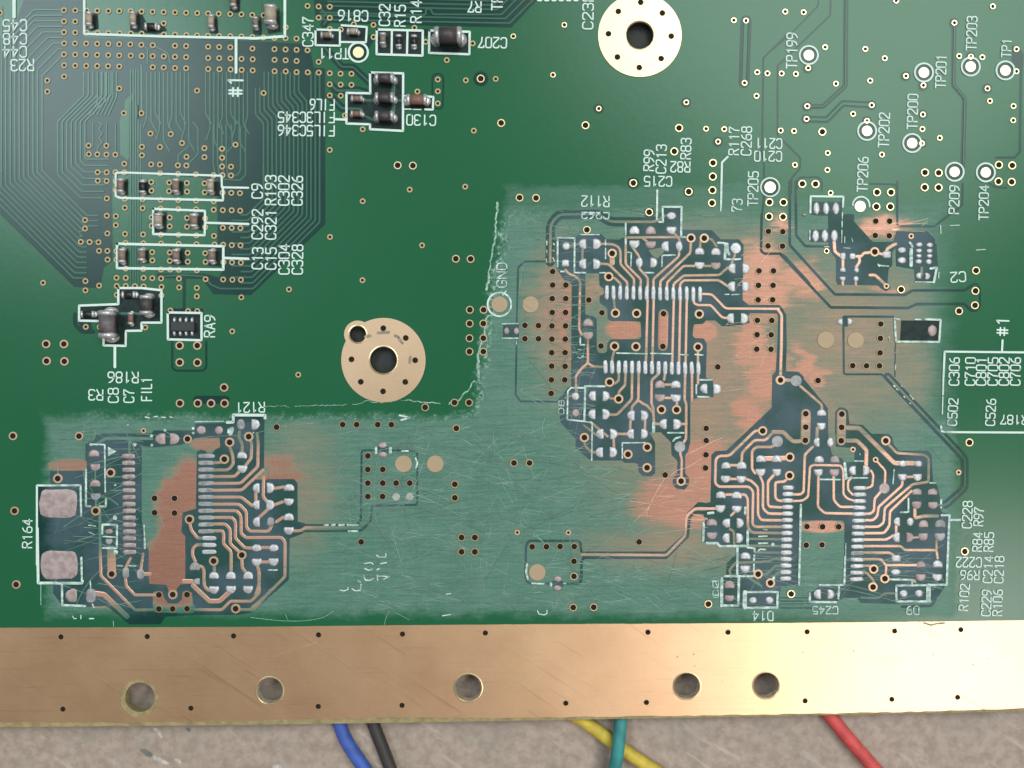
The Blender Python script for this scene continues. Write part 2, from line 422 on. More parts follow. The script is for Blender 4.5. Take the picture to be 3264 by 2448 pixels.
# ------------------------------------------------------------------ setting: table under the board
ZT = -0.225
def m_table():
    m, nt, b = new_mat('speckled_tabletop')
    geo = nt.nodes.new('ShaderNodeNewGeometry'); p = geo.outputs['Position']
    n1 = noise(nt, p, 9.0, 6.0, 0.68); n2 = noise(nt, p, 2.0, 3.0, 0.5); n3 = noise(nt, p, 42.0, 3.0, 0.7)
    c = mixc(nt, mrange(nt, n1, 0.33, 0.66), (0.275, 0.203, 0.168), (0.390, 0.300, 0.256))
    c = mixc(nt, mth(nt, 'MULTIPLY', mrange(nt, n2, 0.45, 0.7), 0.35), c, (0.24, 0.21, 0.185))
    c = mixc(nt, mth(nt, 'MULTIPLY', mrange(nt, n3, 0.60, 0.72), 0.30), c, (0.13, 0.105, 0.10))
    c = mixc(nt, mth(nt, 'MULTIPLY', mrange(nt, n3, 0.28, 0.40, 1, 0), 0.35), c, (0.52, 0.44, 0.42))
    rot = nt.nodes.new('ShaderNodeVectorRotate'); rot.rotation_type = 'Z_AXIS'; rot.inputs['Angle'].default_value = 0.6
    link(nt, p, rot.inputs[0])
    s = noise(nt, vmt(nt, 'MULTIPLY', rot.outputs[0], (1.4, 9, 1)), 1.0, 4.0, 0.6)
    c = mixc(nt, mth(nt, 'MULTIPLY', mrange(nt, s, 0.60, 0.70), 0.45), c, (0.50, 0.42, 0.40))
    link(nt, c, b.inputs['Base Color']); b.inputs['Roughness'].default_value = 0.7
    link(nt, bump(nt, mth(nt, 'ADD', n1, n3), 0.35, 0.02), b.inputs['Normal'])
    return m
M_TABLE = m_table()
mesh_obj('tabletop', [(-30, -30, ZT), (30, -30, ZT), (30, 30, ZT), (-30, 30, ZT)], [(0, 1, 2, 3)], M_TABLE, kind='structure')

# ------------------------------------------------------------------ the circuit board
board = bpy.data.objects.new('circuit_board', None); COL.objects.link(board)
board['label'] = 'green printed circuit board with sanded bare copper patches and a gold lower edge'
board['category'] = 'circuit board'
TH = 0.08
EDGE = [(-420, 2323), (0, 2318), (760, 2311), (1250, 2304), (1900, 2293), (2400, 2284), (3264, 2267), (3700, 2258)]
BIG = []          # real through holes: cx, cy, r in photo pixels
tile(0, 2); x, y = pn(1215, 312); RING1 = (x, y); BIG.append((x, y, 42))
tile(1, 1); x, y = pn(1168, 1515); RING2 = (x, y); BIG.append((x, y, 42))
x, y = pn(942, 1287); EAR = (x, y); BIG.append((x, y, 25.5))
STRIPH = []
tile(3, 0); x, y = pn(1142, 1082); STRIPH.append((x, y, 47))
tile(3, 1); x, y = pn(153, 1027); STRIPH.append((x, y, 41))
x, y = pn(1772, 1003); STRIPH.append((x, y, 42))
tile(3, 2); x, y = pn(1508, 990); STRIPH.append((x, y, 40.5))
tile(3, 3); x, y = pn(108, 985); STRIPH.append((x, y, 40))
HO = [circ(a, b_, r, 40) for a, b_, r in BIG + STRIPH]
outer = [(-420, -420)] + [(3700, -420)] + EDGE[::-1]
lam = poly_obj('laminate', outer, 0.0, M_POUR, board, holes=HO, label='green solder mask surface, sanded through to pink copper in places')
# underside and walls
ob = poly_obj('laminate_underside', outer, -TH, M_FR4, board, holes=HO)
def wall(name, loop, z0, z1, mat, inward):
    n = len(loop); v = to3(loop, z0) + to3(loop, z1)
    f = [(i, (i + 1) % n, n + (i + 1) % n, n + i) for i in range(n)]
    if inward: f = [tuple(reversed(q)) for q in f]
    return mesh_obj(name, v, f, mat, board, smooth=(n > 12))
wall('laminate_edge', outer, -0.0002, -TH, M_FR4, False)
for i, h in enumerate(HO): wall('hole_wall', h, 0.0, -TH, M_BLACK if i < 3 else (M_FR4 if i == 3 else M_WALL), True)

# bare margin and gold strip along the lower edge
TOPL = [(-420, 2002), (0, 2001), (800, 1998), (1250, 1993), (1640, 1990), (2450, 1986), (2900, 1982), (3264, 1977), (3700, 1972)]
GBOT = [(-420, 2302), (0, 2302), (400, 2303), (800, 2297), (1250, 2287), (1664, 2287), (2400, 2278), (2900, 2268), (3264, 2257), (3700, 2248)]
tile(3, 0)
jit = random.Random(3)
def rough_line(pts, amp, step=26):
    out = []
    for a, b_ in zip(pts, pts[1:]):
        n = max(1, int((b_[0] - a[0]) / step))
        for i in range(n):
            t = i / n; out.append((a[0] + (b_[0] - a[0]) * t, a[1] + (b_[1] - a[1]) * t + jit.uniform(-amp, amp)))
    out.append(pts[-1]); return out
marg = poly_obj('bare_edge_margin', rough_line(TOPL, 0) + EDGE[::-1], 0.0012, M_FR4, board, holes=HO[3:], label='olive bare laminate margin outside the gold strip')
sh = [circ(STRIPH[0][0] - 2, STRIPH[0][1] + 3, 61, 40)] + [circ(a, b_, r + 1.5, 40) for a, b_, r in STRIPH[1:]]
strip = poly_obj('gold_edge_strip', rough_line(TOPL, 0.6) + rough_line(GBOT, 1.8)[::-1], 0.0040, M_STRIP, board, holes=sh, label='scratched gold plated strip along the lower edge')
for a, b_, r in STRIPH[1:]:
    ribbon('hole_rim', circ(a, b_, r + 3, 40), 4.5, 0.0052, M_GOLD, board, closed=True, prof=[(-1, 0.0), (0, 0.0015), (1, -0.004)])
# blind vias of the strip
def disc_mesh(name, r, z, mat, n=20):
    me = bpy.data.meshes.new(name)
    me.from_pydata([(r / U * math.cos(2 * math.pi * i / n), r / U * math.sin(2 * math.pi * i / n), z) for i in range(n)], [], [tuple(range(n))])
    me.materials.append(mat); return me
def via_mesh(name, R, r, z, mat, n=20):
    """plated annulus with a rolled rim and a dark floor painted as the shade down its drill barrel"""
    me = bpy.data.meshes.new(name); v = []; f = []
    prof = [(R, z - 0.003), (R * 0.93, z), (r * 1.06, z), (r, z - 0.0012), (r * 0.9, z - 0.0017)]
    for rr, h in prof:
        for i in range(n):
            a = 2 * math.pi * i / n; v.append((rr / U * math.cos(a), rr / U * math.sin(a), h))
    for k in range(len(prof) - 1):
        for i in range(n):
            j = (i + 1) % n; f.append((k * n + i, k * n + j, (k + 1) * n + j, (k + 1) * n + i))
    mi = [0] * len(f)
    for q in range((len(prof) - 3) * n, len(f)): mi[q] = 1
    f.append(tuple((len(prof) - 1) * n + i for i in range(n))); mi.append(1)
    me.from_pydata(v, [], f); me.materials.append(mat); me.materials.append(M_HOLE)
    me.polygons.foreach_set('material_index', mi); me.update(); return me
VM = {
    's': via_mesh('small_via', 9.5, 4.6, 0.0075, M_GOLDD), 't': via_mesh('via', 9.2, 5.4, 0.0075, M_GOLD),
    'm': via_mesh('plated_via', 13.2, 8.8, 0.0075, M_GOLD), 'b': via_mesh('copper_via', 14.0, 8.6, 0.0075, M_CURING),
    'c': via_mesh('bare_via', 15.6, 8.8, 0.0078, M_CURING), 'h': via_mesh('pour_via', 11.4, 8.9, 0.0080, M_CURING),
    'k': via_mesh('strip_via', 9.4, 7.8, 0.0066, M_GOLD), 'o': via_mesh('ring_via', 9.8, 8.8, 0.0110, M_RING),
    'd': via_mesh('tiny_via', 9.4, 4.2, 0.0075, M_CURING),
}
VIAS = []
def V(kind, s):
    for p in P(s): VIAS.append((kind, p))
def VC(kind, s, w=20, oct_=True):
    for p in P(s): VIAS.append((kind, p)); CLR.append((p, w))
CLR = []

# mounting rings
def ring_part(name, pts, holes, label):
    poly_obj(name, pts, 0.0085, M_RING, board, holes=holes, label=label)
ring_part('mounting_ring', circ(RING1[0], RING1[1], 133, 72), [circ(BIG[0][0], BIG[0][1], 43.5, 40)], 'pale gold mounting ring at the top edge')
tile(1, 1)
# union outline of main ring and its ear
def union_outline(c1, r1, c2, r2):
    d = math.dist(c1, c2); a0 = math.atan2(c2[1] - c1[1], c2[0] - c1[0])
    al = math.acos((d * d + r1 * r1 - r2 * r2) / (2 * d * r1)); be = math.acos((d * d + r2 * r2 - r1 * r1) / (2 * d * r2))
    p = []
    n = 64
    for i in range(n + 1):
        t = a0 + al + (2 * math.pi - 2 * al) * i / n; p.append((c1[0] + r1 * math.cos(t), c1[1] + r1 * math.sin(t)))
    n = 24; b0 = a0 + math.pi
    for i in range(1, n):
        t = b0 + be + (2 * math.pi - 2 * be) * i / n; p.append((c2[0] + r2 * math.cos(t), c2[1] + r2 * math.sin(t)))
    return p
ring_part('mounting_ring', union_outline(RING2, 134.5, EAR, 43.5), [circ(a, b_, r + 0.8, 40) for a, b_, r in BIG[1:]], 'tan gold mounting ring with a smaller eared hole')
for a, b_, r in BIG:
    ribbon('ring_lip', circ(a, b_, r + 2.5, 40), 5, 0.0100, M_GOLD, board, closed=True, prof=[(-1, 0.0), (0, 0.002), (1, -0.006)])
# housing on the far side that blackens the mounting holes and carries the board
def box_obj(name, x0, y0, x1, y1, z0, z1, mat, parent, label=None, bev=0.0):
    bm = bmesh.new(); bmesh.ops.create_cube(bm, size=1)
    for v in bm.verts: v.co = Vector(((x0 + x1) / 2 + v.co.x * (x1 - x0), (y0 + y1) / 2 + v.co.y * (y1 - y0), (z0 + z1) / 2 + v.co.z * (z1 - z0)))
    if bev: bmesh.ops.bevel(bm, geom=bm.edges[:], offset=bev, segments=2, affect='EDGES')
    me = bpy.data.meshes.new(name); bm.to_mesh(me); bm.free(); me.materials.append(mat)
    o = bpy.data.objects.new(name, me); COL.objects.link(o); o.parent = parent
    if label: o['label'] = label
    return o
box_obj('underside_housing', bx(950), by(1500), bx(2450), by(-150), ZT + 0.001, -TH - 0.002, M_BLACK, board, 'black housing seen through the mounting holes', 0.03)

# small dark scuff marks on the eared ring
for s in ("1120,1275 1215,1270", "1270,1300 1300,1310", "1305,1325 1335,1365", "1405,1490 1400,1535", "1010,1310 1050,1300"):
    tile(1, 1); ribbon('ring_stain', P(s), 9, 0.0092 + 0.0001 * len(s), simple('ring_stain_grime', (0.26, 0.20, 0.16), 0.7), board)
tile(3, 2)
for i, (px_, py_) in enumerate([(1432, 750), (1565, 730), (1572, 826), (1800, 950), (1395, 1050)] + [(1400 + i * 9, 930 - i * 6) for i in range(0)]):
    x, y = pn(px_, py_); data_obj('pit', disc_mesh('pit', 3.2 if i else 4.2, 0.0046, M_WALL, 8), board, (bx(x), by(y), 0))
tile(3, 3)
for i, (px_, py_) in enumerate([(405, 715), (707, 686), (818, 703), (1150, 757), (1795, 815), (2115, 832), (1890, 1020), (1470, 730), (2165, 755), (1918, 765)]):
    x, y = pn(px_, py_); data_obj('pit', disc_mesh('pit', random.uniform(2, 4), 0.0046, M_WALL, 7), board, (bx(x), by(y), 0))

# ------------------------------------------------------------------ drawing verbs for the board
def G(w, s, closed=False, r=4):           # etched groove in the pour, under the mask
    return ribbon('etched_gap', P(s), w / F[2], zz('gap', 0.0009, 0.00003, 40), M_GAP, board, closed=closed, r=r)
GMAT = [M_GAP]
def GP(s, r=0):
    return poly_obj('etched_area', P(s), zz('gap', 0.0009, 0.00003, 40) + (0.0014 if GMAT[0] is M_KEEP else 0), GMAT[0], board, r=r)
def GPN(pts, r=0):
    return poly_obj('etched_area', pts, zz('gap', 0.0009, 0.00003, 40), M_GAP, board, r=r)
def ISL(s, r=0, label=None):
    return poly_obj('copper_island', P(s), zz('isl', 0.0026, 0.00003, 20), M_POUR, board, r=r, label=label)
def TR(w, s, r=5, mat=None):
    return ribbon('copper_track', P(s), w / F[2], zz('tr', 0.0046, 0.00004, 30), mat or M_TRACE, board, prof=TPROF, r=r)
def TG(w, gw, s, r=6, pour=False):
    G(gw, s, r=r); return TR(w, s, r=r, mat=M_POUR if pour else None)
def S(w, s, closed=False):
    return ribbon('printed_outline', P(s), w / F[2], zz('silk', 0.0072, 0.00004, 30), M_SILK, board, closed=closed, r=1.5)
def RINGS(cx, cy, R, w, a0=0, a1=360):
    n = max(6, int(40 * (a1 - a0) / 360))
    full = a1 - a0 >= 360
    pts = [pn(cx + R * math.cos(math.radians(a0 + (a1 - a0) * i / n)), cy + R * math.sin(math.radians(a0 + (a1 - a0) * i / n))) for i in range(n if full else n + 1)]
    return ribbon('printed_ring', pts, w / F[2], zz('silk', 0.0072, 0.00004, 30), M_SILK, board, closed=full)
def DOT(cx, cy, r, name='printed_dot', mat=None, z=None):
    x, y = pn(cx, cy)
    rr = [r / F[2] * random.uniform(0.85, 1.12) for _ in range(14)]
    return poly_obj(name, [(x + rr[i] * math.cos(i * math.pi / 7), y + rr[i] * math.sin(i * math.pi / 7)) for i in range(14)], z or zz('silk', 0.0072, 0.00004, 30), mat or M_SILK, board)

# stroke lettering, 4 wide x 6 high cell, y up
GL = {
    '0': ["1,0 .3,.3 0,1 0,5 .3,5.7 1,6 3,6 3.7,5.7 4,5 4,1 3.7,.3 3,0 1,0"], '1': ["1,4.8 2.3,6 2.3,0"],
    '2': ["0,4.8 .2,5.6 1,6 3,6 3.8,5.6 4,4.6 3.7,3.6 .2,.6 0,0 4,0"], '3': ["0,5.3 .6,6 3,6 3.9,5.4 3.9,4 3.2,3.2 1.6,3.2", "3.2,3.15 4,2.4 4,.9 3.2,0 .8,0 0,.7"],
    '4': ["3,0 3,6 0,1.8 4.1,1.8"], '5': ["3.8,6 .2,6 .1,3.3 3,3.5 4,2.7 4,.9 3.2,0 .8,0 0,.6"],
    '6': ["3.2,6 1.4,5.2 .2,3.2 0,1.2 .7,.1 3.2,0 4,.8 4,2.4 3.3,3.2 .4,3.1"], '7': ["0,4.9 0,6 4,6 1.6,2.6 1.4,0"],
    '8': ["1,3.2 .2,3.9 .2,5.3 .9,6 3.1,6 3.8,5.3 3.8,3.9 3,3.2 1,3.2", "1,3.15 0,2.4 0,.8 .9,0 3.1,0 4,.8 4,2.4 3,3.15"],
    '9': ["3.8,3 .8,2.8 0,3.7 0,5.2 .8,6 3.3,6 4,5 3.9,2.6 2.8,.8 1,0"],
    'A': ["0,0 2,6 4,0", ".7,1.9 3.3,1.9"], 'C': ["4,4.9 3.3,5.9 1,6 .2,5.4 0,4.6 0,1.4 .2,.6 1,0 3.3,.1 4,1.1"],
    'D': ["0,0 0,6 2.6,6 3.7,5.2 4,4 4,2 3.7,.8 2.6,0 0,0"], 'F': ["0,0 0,6 3.8,6", "0,3.1 3.1,3.1"],
    'G': ["4,4.9 3.3,5.9 1,6 0,4.6 0,1.4 1,0 3.3,.1 4,1.1 4,2.8 2.3,2.8"], 'I': ["2,0 2,6"], 'L': ["0,6 0,0 3.8,0"],
    'N': ["0,0 0,6 4,0 4,6"], 'P': ["0,0 0,6 3,6 3.9,5.3 3.9,3.7 3,2.9 0,2.9"],
    'R': ["0,0 0,6 3,6 3.9,5.3 3.9,3.9 3,3.1 0,3.1", "2.1,3.05 4,0"], 'T': ["2,0 2,6", "0,6 4,6"],
    '#': ["1.2,0.4 1.2,5.6", "2.8,.4 2.8,5.6", "0,2 4,2", "0,4 4,4"], 'V': ["0,6 2,0 4,6"], '/': ["0,0 4,6"],
}
def TXT(text, x0, y0, x1, y1, h, sw=0.118, drop=0.0, clip=(0, 6), mat=None):
    a = Vector(pn(x0, y0)); b_ = Vector(pn(x1, y1)); hh = h / F[2]
    d = (b_ - a); L = d.length; d.normalize(); up = Vector((d.y, -d.x))
    n = len(text); cw = L / (n - 0.18 if n > 1 else 1.0); gw = cw * 0.74 if n > 1 else L
    V_ = []; Fc = []; k = 0
    for i, ch in enumerate(text):
        if ch == ' ' or ch not in GL: continue
        for stk in GL[ch]:
            pts = []
            for t in stk.split():
                u, v = t.split(','); u = float(u) / 4; v = float(v)
                v = max(clip[0], min(clip[1], v)) / 6
                q = a + d * (i * cw + u * gw) + up * (v * hh); pts.append((q.x, q.y))
            if drop and random.random() < drop: continue
            z = zz('silk', 0.0072, 0.00004, 30)
            vv, ff = ribbon_geo(rounded(pts, hh * 0.05), hh * sw * 1.12, prof=[(-1, 0), (1, 0)])
            o = len(V_)
            V_ += [(bx(p.x), by(p.y), z + dz) for p, dz in vv]; Fc += [tuple(o + j for j in reversed(q)) for q in ff]
    if V_: return mesh_obj('printed_lettering', V_, Fc, mat or M_SILK, board, label='white printed ' + text)

# soldered pads: domed blobs; shape u/d/l/r = side that is rounded, o = oval, q = squarish
PADM = {}
def pad_mesh(w, h, shape, mat, hgt):
    key = (round(w / 2), round(h / 2), shape, mat.name, hgt)
    if key in PADM: return PADM[key]
    n = 22; pts = []
    rnd = random.Random(str(key))
    for i in range(n):
        a = 2 * math.pi * i / n; c, s = math.cos(a), math.sin(a)
        e = 0.42 if shape == 'q' else (0.6 if shape == 'k' else 1.0)
        x = math.copysign(abs(c) ** e, c); y = math.copysign(abs(s) ** e, s)
        cut = lambda v: (min(v, 0.42) + 1) / 1.42 * 2 - 1
        if shape == 'd': y = -cut(-y)
        elif shape == 'u': y = cut(y)
        elif shape == 'l': x = cut(x)
        elif shape == 'r': x = -cut(-x)
        # u = round top (image up is -y here)
        j = 1 + rnd.uniform(-0.045, 0.045)
        pts.append((x * w / 2 * j, y * h / 2 * j))
    ox = sum(p[0] for p in pts) / n; oy = sum(p[1] for p in pts) / n
    v = []; f = []
    lev = [(1.0, 0.0), (0.93, 0.35), (0.72, 0.78), (0.38, 0.97)]
    for sc, hz in lev:
        for p in pts:
            v.append((((p[0] - ox) * sc + ox) / U, -((p[1] - oy) * sc + oy) / U, 0.0044 + hz * hgt * rnd.uniform(0.82, 1.15)))
    v.append((ox / U, -oy / U, 0.0044 + hgt))
    for k in range(3):
        for i in range(n):
            j = (i + 1) % n; f.append((k * n + j, k * n + i, (k + 1) * n + i, (k + 1) * n + j))
    for i in range(n): f.append((3 * n + (i + 1) % n, 3 * n + i, 4 * n))
    me = bpy.data.meshes.new('pad'); me.from_pydata(v, [], f); me.materials.append(mat)
    for pl in me.polygons: pl.use_smooth = True
    me.update(); PADM[key] = me
    return me
def PAD(s, mat=None, hgt=0.011, name='solder_pad'):
    for t in s.split():
        q = t.split(','); x, y = pn(float(q[0]), float(q[1])); w = float(q[2]) / F[2]; h = float(q[3]) / F[2]
        sh_ = q[4] if len(q) > 4 else 'o'
        mm = mat
        if len(q) > 5: mm = {'p': M_TINP, 'g': M_TINW, 't': M_TIN}[q[5]]
        data_obj(name, pad_mesh(w * 1.04, h * 1.04, sh_, mm or M_TIN, hgt), board, (bx(x), by(y), 0), random.uniform(-0.03, 0.03))
def DISC(cx, cy, r, mat, z=0.0064, name='contact_disc', label=None):
    x, y = pn(cx, cy); rr = r / F[2]; n = 36; v = []; f = []
    for q, h in ((rr, z - 0.003), (rr * 0.97, z), (0, z)):
        if q == 0: v.append((bx(x), by(y), z))
        else: v += [(bx(x) + q / U * math.cos(2 * math.pi * i / n), by(y) + q / U * math.sin(2 * math.pi * i / n), h) for i in range(n)]
    for i in range(n):
        j = (i + 1) % n; f.append((i, j, n + j, n + i)); f.append((n + i, n + j, 2 * n))
    return mesh_obj(name, v, f, mat, board, label=label)

# mounted chips: body with two terminals and solder fillets
def CHIP(x, y, w, h, orient, mat, zh=0.055, kind='chip_capacitor', fil=1.0, rot=0.0, label=None):
    cx, cy = pn(x, y); w /= F[2]; h /= F[2]
    L = (w if orient == 'h' else h) / U; Wd = (h if orient == 'h' else w) / U
    bm = bmesh.new(); bmesh.ops.create_cube(bm, size=1)
    for v in bm.verts: v.co = Vector((v.co.x * L * 0.66, v.co.y * Wd * 0.9, v.co.z * zh + zh / 2 + 0.006))
    bmesh.ops.bevel(bm, geom=bm.edges[:], offset=min(L, Wd) * 0.05, segments=2, affect='EDGES')
    me = bpy.data.meshes.new(kind); bm.to_mesh(me); bm.free(); me.materials.append(mat)
    for pl in me.polygons: pl.use_smooth = True
    rz = (0 if orient == 'h' else math.pi / 2) + rot
    o = data_obj(kind, me, board, (bx(cx), by(cy), 0), rz, label)
    for s in (-1, 1):
        bm = bmesh.new(); bmesh.ops.create_cube(bm, size=1)
        tl = L * 0.19
        for v in bm.verts: v.co = Vector((v.co.x * tl + s * (L / 2 - tl / 2 - L * 0.02), v.co.y * Wd, v.co.z * (zh + 0.006) + (zh + 0.006) / 2 + 0.004))
        bmesh.ops.bevel(bm, geom=bm.edges[:], offset=min(tl, Wd) * 0.16, segments=2, affect='EDGES')
        me2 = bpy.data.meshes.new('terminal'); bm.to_mesh(me2); bm.free(); me2.materials.append(M_TERM)
        for pl in me2.polygons: pl.use_smooth = True
        c = bpy.data.objects.new('terminal', me2); COL.objects.link(c); c.parent = o
        if fil:
            fm = pad_mesh(L * U * 0.30 * fil, Wd * U * 1.05, 'r' if s > 0 else 'l', M_TERM, round(zh * 0.45, 3))
            c2 = bpy.data.objects.new('solder_fillet', fm); COL.objects.link(c2); c2.parent = o
            c2.location = (s * L * 0.49, 0, 0)
    return o

# ================================================================== layout, photo tile by photo tile
# ---- dense fan-out of tracks, upper left
GPN([(0,120),(50,70),(75,0),(268,0),(268,118),(700,126),(985,140),(1000,215),(1036,218),(1037,715),(800,941),(680,938),(645,888),(500,884),(500,873),(655,872),(700,885),(712,850),(694,800),(692,600),(640,565),(400,553),(357,562),(357,600),(359,831),(331,853),(318,918),(237,915),(0,683)])
GPN([(1000,0),(1712,0),(1630,88),(1380,82),(1180,76),(1030,72),(1005,50)])
tile(0,0)
ISL("1165,820 1168,880 1142,930 1140,1400 1120,1410 1060,1360 1056,1040 1098,1000 1100,890")
TR(22,"1245,575 1248,985")
TR(30,"1215,940 1215,1040 1250,1005")
for k in range(13):          # group A
    xk = 372 - 40*k; c = 1130 + 56*k; ye = 1659 + 240 + 46*k; row = 478 - 49*k
    up = "%f,%f %f,%f" % (548, row, max(300, xk + 190 - 6*k), row) if row > 60 else "%f,%f" % (xk + 6, 60)
    if row > 60: up += " %f,%f" % (xk, row + max(300, xk + 190 - 6*k) - xk)
    TR(17, up + " %f,%f %f,%f %f,%f" % (xk, c + xk, ye - c, ye, 860 if k < 6 else 760, ye) if k not in (3,4) else up + " %f,%f %f,%f %f,%f" % (xk, c + xk, ye - c, ye, 700, ye))
for k in range(7):           # group B
    xk = 510 + 40*k; c = 1030 - 65*k; ye = 1744 - 57*k
    TR(17, "%f,%f %f,%f %f,%f %f,%f %f,%f %f,%f" % (xk+230, 640, xk+230, 840, xk, 1070, xk, c+xk, ye-c, ye, 900+10*k, ye))
for k in range(6): TR(15, "%f,%f %f,%f %f,%f" % (860+34*k, 640, 860+34*k, 900-10*k, 790+34*k, 1010))
for k in range(5): TR(15, "%f,%f %f,%f" % (1152+22*k, 620 if k != 4 else 1100, 1152+22*k, 2530))
for i, x in enumerate(range(1295, 2205, 37)):
    e = [1120,1160,1090,1230,1330,1180][i%6]
    if 1700 < x < 1790: continue
    TR(16, "%f,%f %f,%f %f,%f" % (x, 640, x, e-90, x+(50 if i%3 else -30), e))
TR(14,"870,1080 905,1100 870,1140 905,1180 870,1215 905,1250 862,1300 862,1362"); TR(14,"820,1080 820,1290"); TR(14,"940,1090 940,1285"); TR(14,"1018,1090 1018,1362")
TR(16,"1570,1458 1570,1370 1665,1285"); TR(16,"1645,1458 1745,1360 1745,1130 1700,1080"); TR(16,"2037,1548 2090,1545 2120,1500 2120,1110 2060,1040"); TR(16,"1965,1580 2120,1590 2165,1540 2165,1110"); TR(16,"2000,1340 2050,1290 2040,1100")
for k in range(4): TR(16, "%f,%f %f,%f %f,%f" % (1900+38*k, 1560, 1880+38*k, 1440, 1880+38*k, 1100))
TR(15,"660,95 735,95"); TR(15,"1350,400 1480,470 1500,560"); TR(15,"1250,400 1300,430 1300,560")
tile(1,1)
for k in range(14):          # group C, right-hand bundle
    xk = 605 - 38*k; c = 905 - 54*k; ye = 885 - 50*k; xt = xk - (70 if k > 2 else 0)
    top = (640 - 1659) if k < 12 else -880
    TR(17, "%f,%f %f,%f %f,%f %f,%f %f,%f %f,%f" % (xt, top, xt, -1000+90+20*k, xk, -830+20*k, xk, c - xk, c - ye, ye, -86 - (0 if k%2 else 80), ye))
T(1100,0,2.765)
for k in range(6):
    y = 205 - 40*k; xe = 1450 - 36*k
    if k == 2: TR(17, "-220,%f 690,%f 712,%f 712,80 740,76 758,90 775,%f %f,%f %f,-10" % (y-15,y+8,y,y+2,xe,y+4,xe+y+10))
    else: TR(17, "-%d,%f %f,%f %f,-10" % (230-20*k, y-32, xe, y, xe+y+12))
tile(0,1)
TG(16,60,"600,60 690,160 640,215"); TG(16,62,"650,420 800,590 900,590 1060,740"); TR(16,"610,180 660,130")
TG(22,70,"700,744 760,800 940,795 1060,830"); TG(22,70,"695,842 800,955 970,960 990,1010")
TG(26,0.1+60,"1000,885 1110,885"); TR(20,"1000,1020 1080,1060"); G(60,"1060,330 1010,420")
GMAT[0] = M_KEEP
GP("565,265 785,268 785,405 570,400"); GP("790,222 1022,238 1015,378 795,372"); GP("1112,265 1515,272 1512,490 1108,478"); GP("1565,268 1930,285 1928,482 1568,470"); GP("1515,250 1570,265 1550,330 1515,300")
GP("1050,640 1342,648 1340,1155 1050,1145 1050,1100 842,1090 842,820 1052,822"); GP("1345,840 1608,850 1605,970 1345,965")
TR(34,"1255,760 1250,850"); TR(34,"1255,930 1250,1010"); TR(22,"985,885 1110,885"); TR(22,"1285,885 1400,890")
G(14,"1597,680 1620,650 1670,650 1697,680 1690,940 1665,962 1600,945", closed=True, r=6)
GP("140,60 250,75 260,280 150,300"); GP("20,140 90,150 95,310 20,300")
tile(0,0)
GP("765,110 860,120 870,250 800,275 765,250"); GP("1140,130 1240,100 1290,200 1440,215 1470,270 1380,300 1150,280"); GP("1840,130 1910,140 1925,300 1850,290"); GP("2020,-40 2120,-40 2110,110 2030,110")
# capacitor groups, left middle
tile(1,0)
GP("1030,-70 1130,-80 1125,60 1050,62"); GP("1230,-60 1320,-60 1330,60 1220,60"); GP("1500,-60 1620,-60 1615,55 1510,55"); GP("1820,-60 1950,-60 1940,70 1830,60")
GP("1352,205 1470,210 1465,385 1355,390"); GP("1650,230 1795,215 1805,375 1660,350")
GP("1045,520 1130,530 1130,690 1045,690"); GP("1225,530 1310,550 1310,660 1220,660"); GP("1500,530 1630,530 1640,680 1500,670"); GP("1835,530 1950,520 1945,690 1840,680")
GP("1045,885 1250,885 1425,905 1425,1185 1250,1185 1250,1255 1112,1258 1110,1390 915,1385 915,1172 700,1165 700,1040 1045,1025",3)
ISL("1110,990 1250,1000 1250,1045 1110,1040"); TR(26,"1060,1105 1260,1105")
G(34,"660,1110 660,1200 720,1265 820,1265"); GMAT[0] = M_GAP; GP("690,1180 800,1180 820,1260 720,1260")
GMAT[0] = M_KEEP; GP("1478,1060 1790,1062 1790,1350 1475,1340"); G(26,"1560,795 1625,800 1622,1060"); G(18,"1518,1350 1518,1585 1550,1608 1790,1608 1818,1575 1818,1350")
GMAT[0] = M_GAP; GP("1380,748 1830,760 1900,850 1880,930 1780,800 1390,790")
TR(16,"1440,775 1600,765 1790,775 1860,850 1940,885 2212,885")
# ---- right side grooves
T(2200,0,5.53); TG(85,195,"985,362 950,1462",pour=True)
tile(0,3)
G(14,"405,-15 395,55 165,290 0,435"); G(16,"510,-15 505,135 40,580 40,1190 240,1390 240,1480 165,1570 162,1700"); TG(14,46,"643,-15 638,758 440,938 310,938",pour=True)
TG(30,64,"294,1049 475,1055 615,910 868,925",pour=True); G(42,"1597,230 1590,750 1690,870 1672,1480"); TR(12,"1597,202 1590,750 1690,870 1675,1440"); G(22,"2144,434 2195,520 2185,700 2175,1340 2130,1390 1970,1388")
GP("2105,400 2160,400 2212,480 2190,650 2105,560"); G(14,"215,1659 215,1580 240,1562 400,1562 435,1600 430,1680"); G(18,"860,1620 1070,1625 1105,1659"); G(14,"1900,1610 1960,1650 2060,1655")
T(2200,0,5.53); G(34,"1700,620 1290,1020 1285,1400 1280,1800"); 
T(2200,300,4.1475); G(24,"962,-80 955,500 945,760 975,900 978,1120"); G(24,"978,1330 945,1659"); G(20,"1350,1090 1325,1300 1325,1700"); G(20,"1400,1700 1400,1200 1430,1110 1659,1092")
tile(1,3); V('m','')
G(24,"148,-60 148,500 545,935 1160,940 1230,900 1690,900 1745,860"); G(22,"200,-60 205,415 285,510 490,515 560,610"); G(24,"60,575 510,1050 1190,1055 1270,1020 1690,1020 1745,1078 1790,1078"); G(20,"1095,-60 1095,320 1130,330 1420,335 1670,150 1672,-40")
G(15,"1745,860 1790,838 1825,880 1825,1050 1790,1080"); G(18,"1060,1132 620,1130 625,1630 640,1640 960,1640 1010,1690"); G(12,"1082,1360 1075,1440"); G(12,"1078,1460 1076,1560"); G(12,"1075,1600 1075,1659")
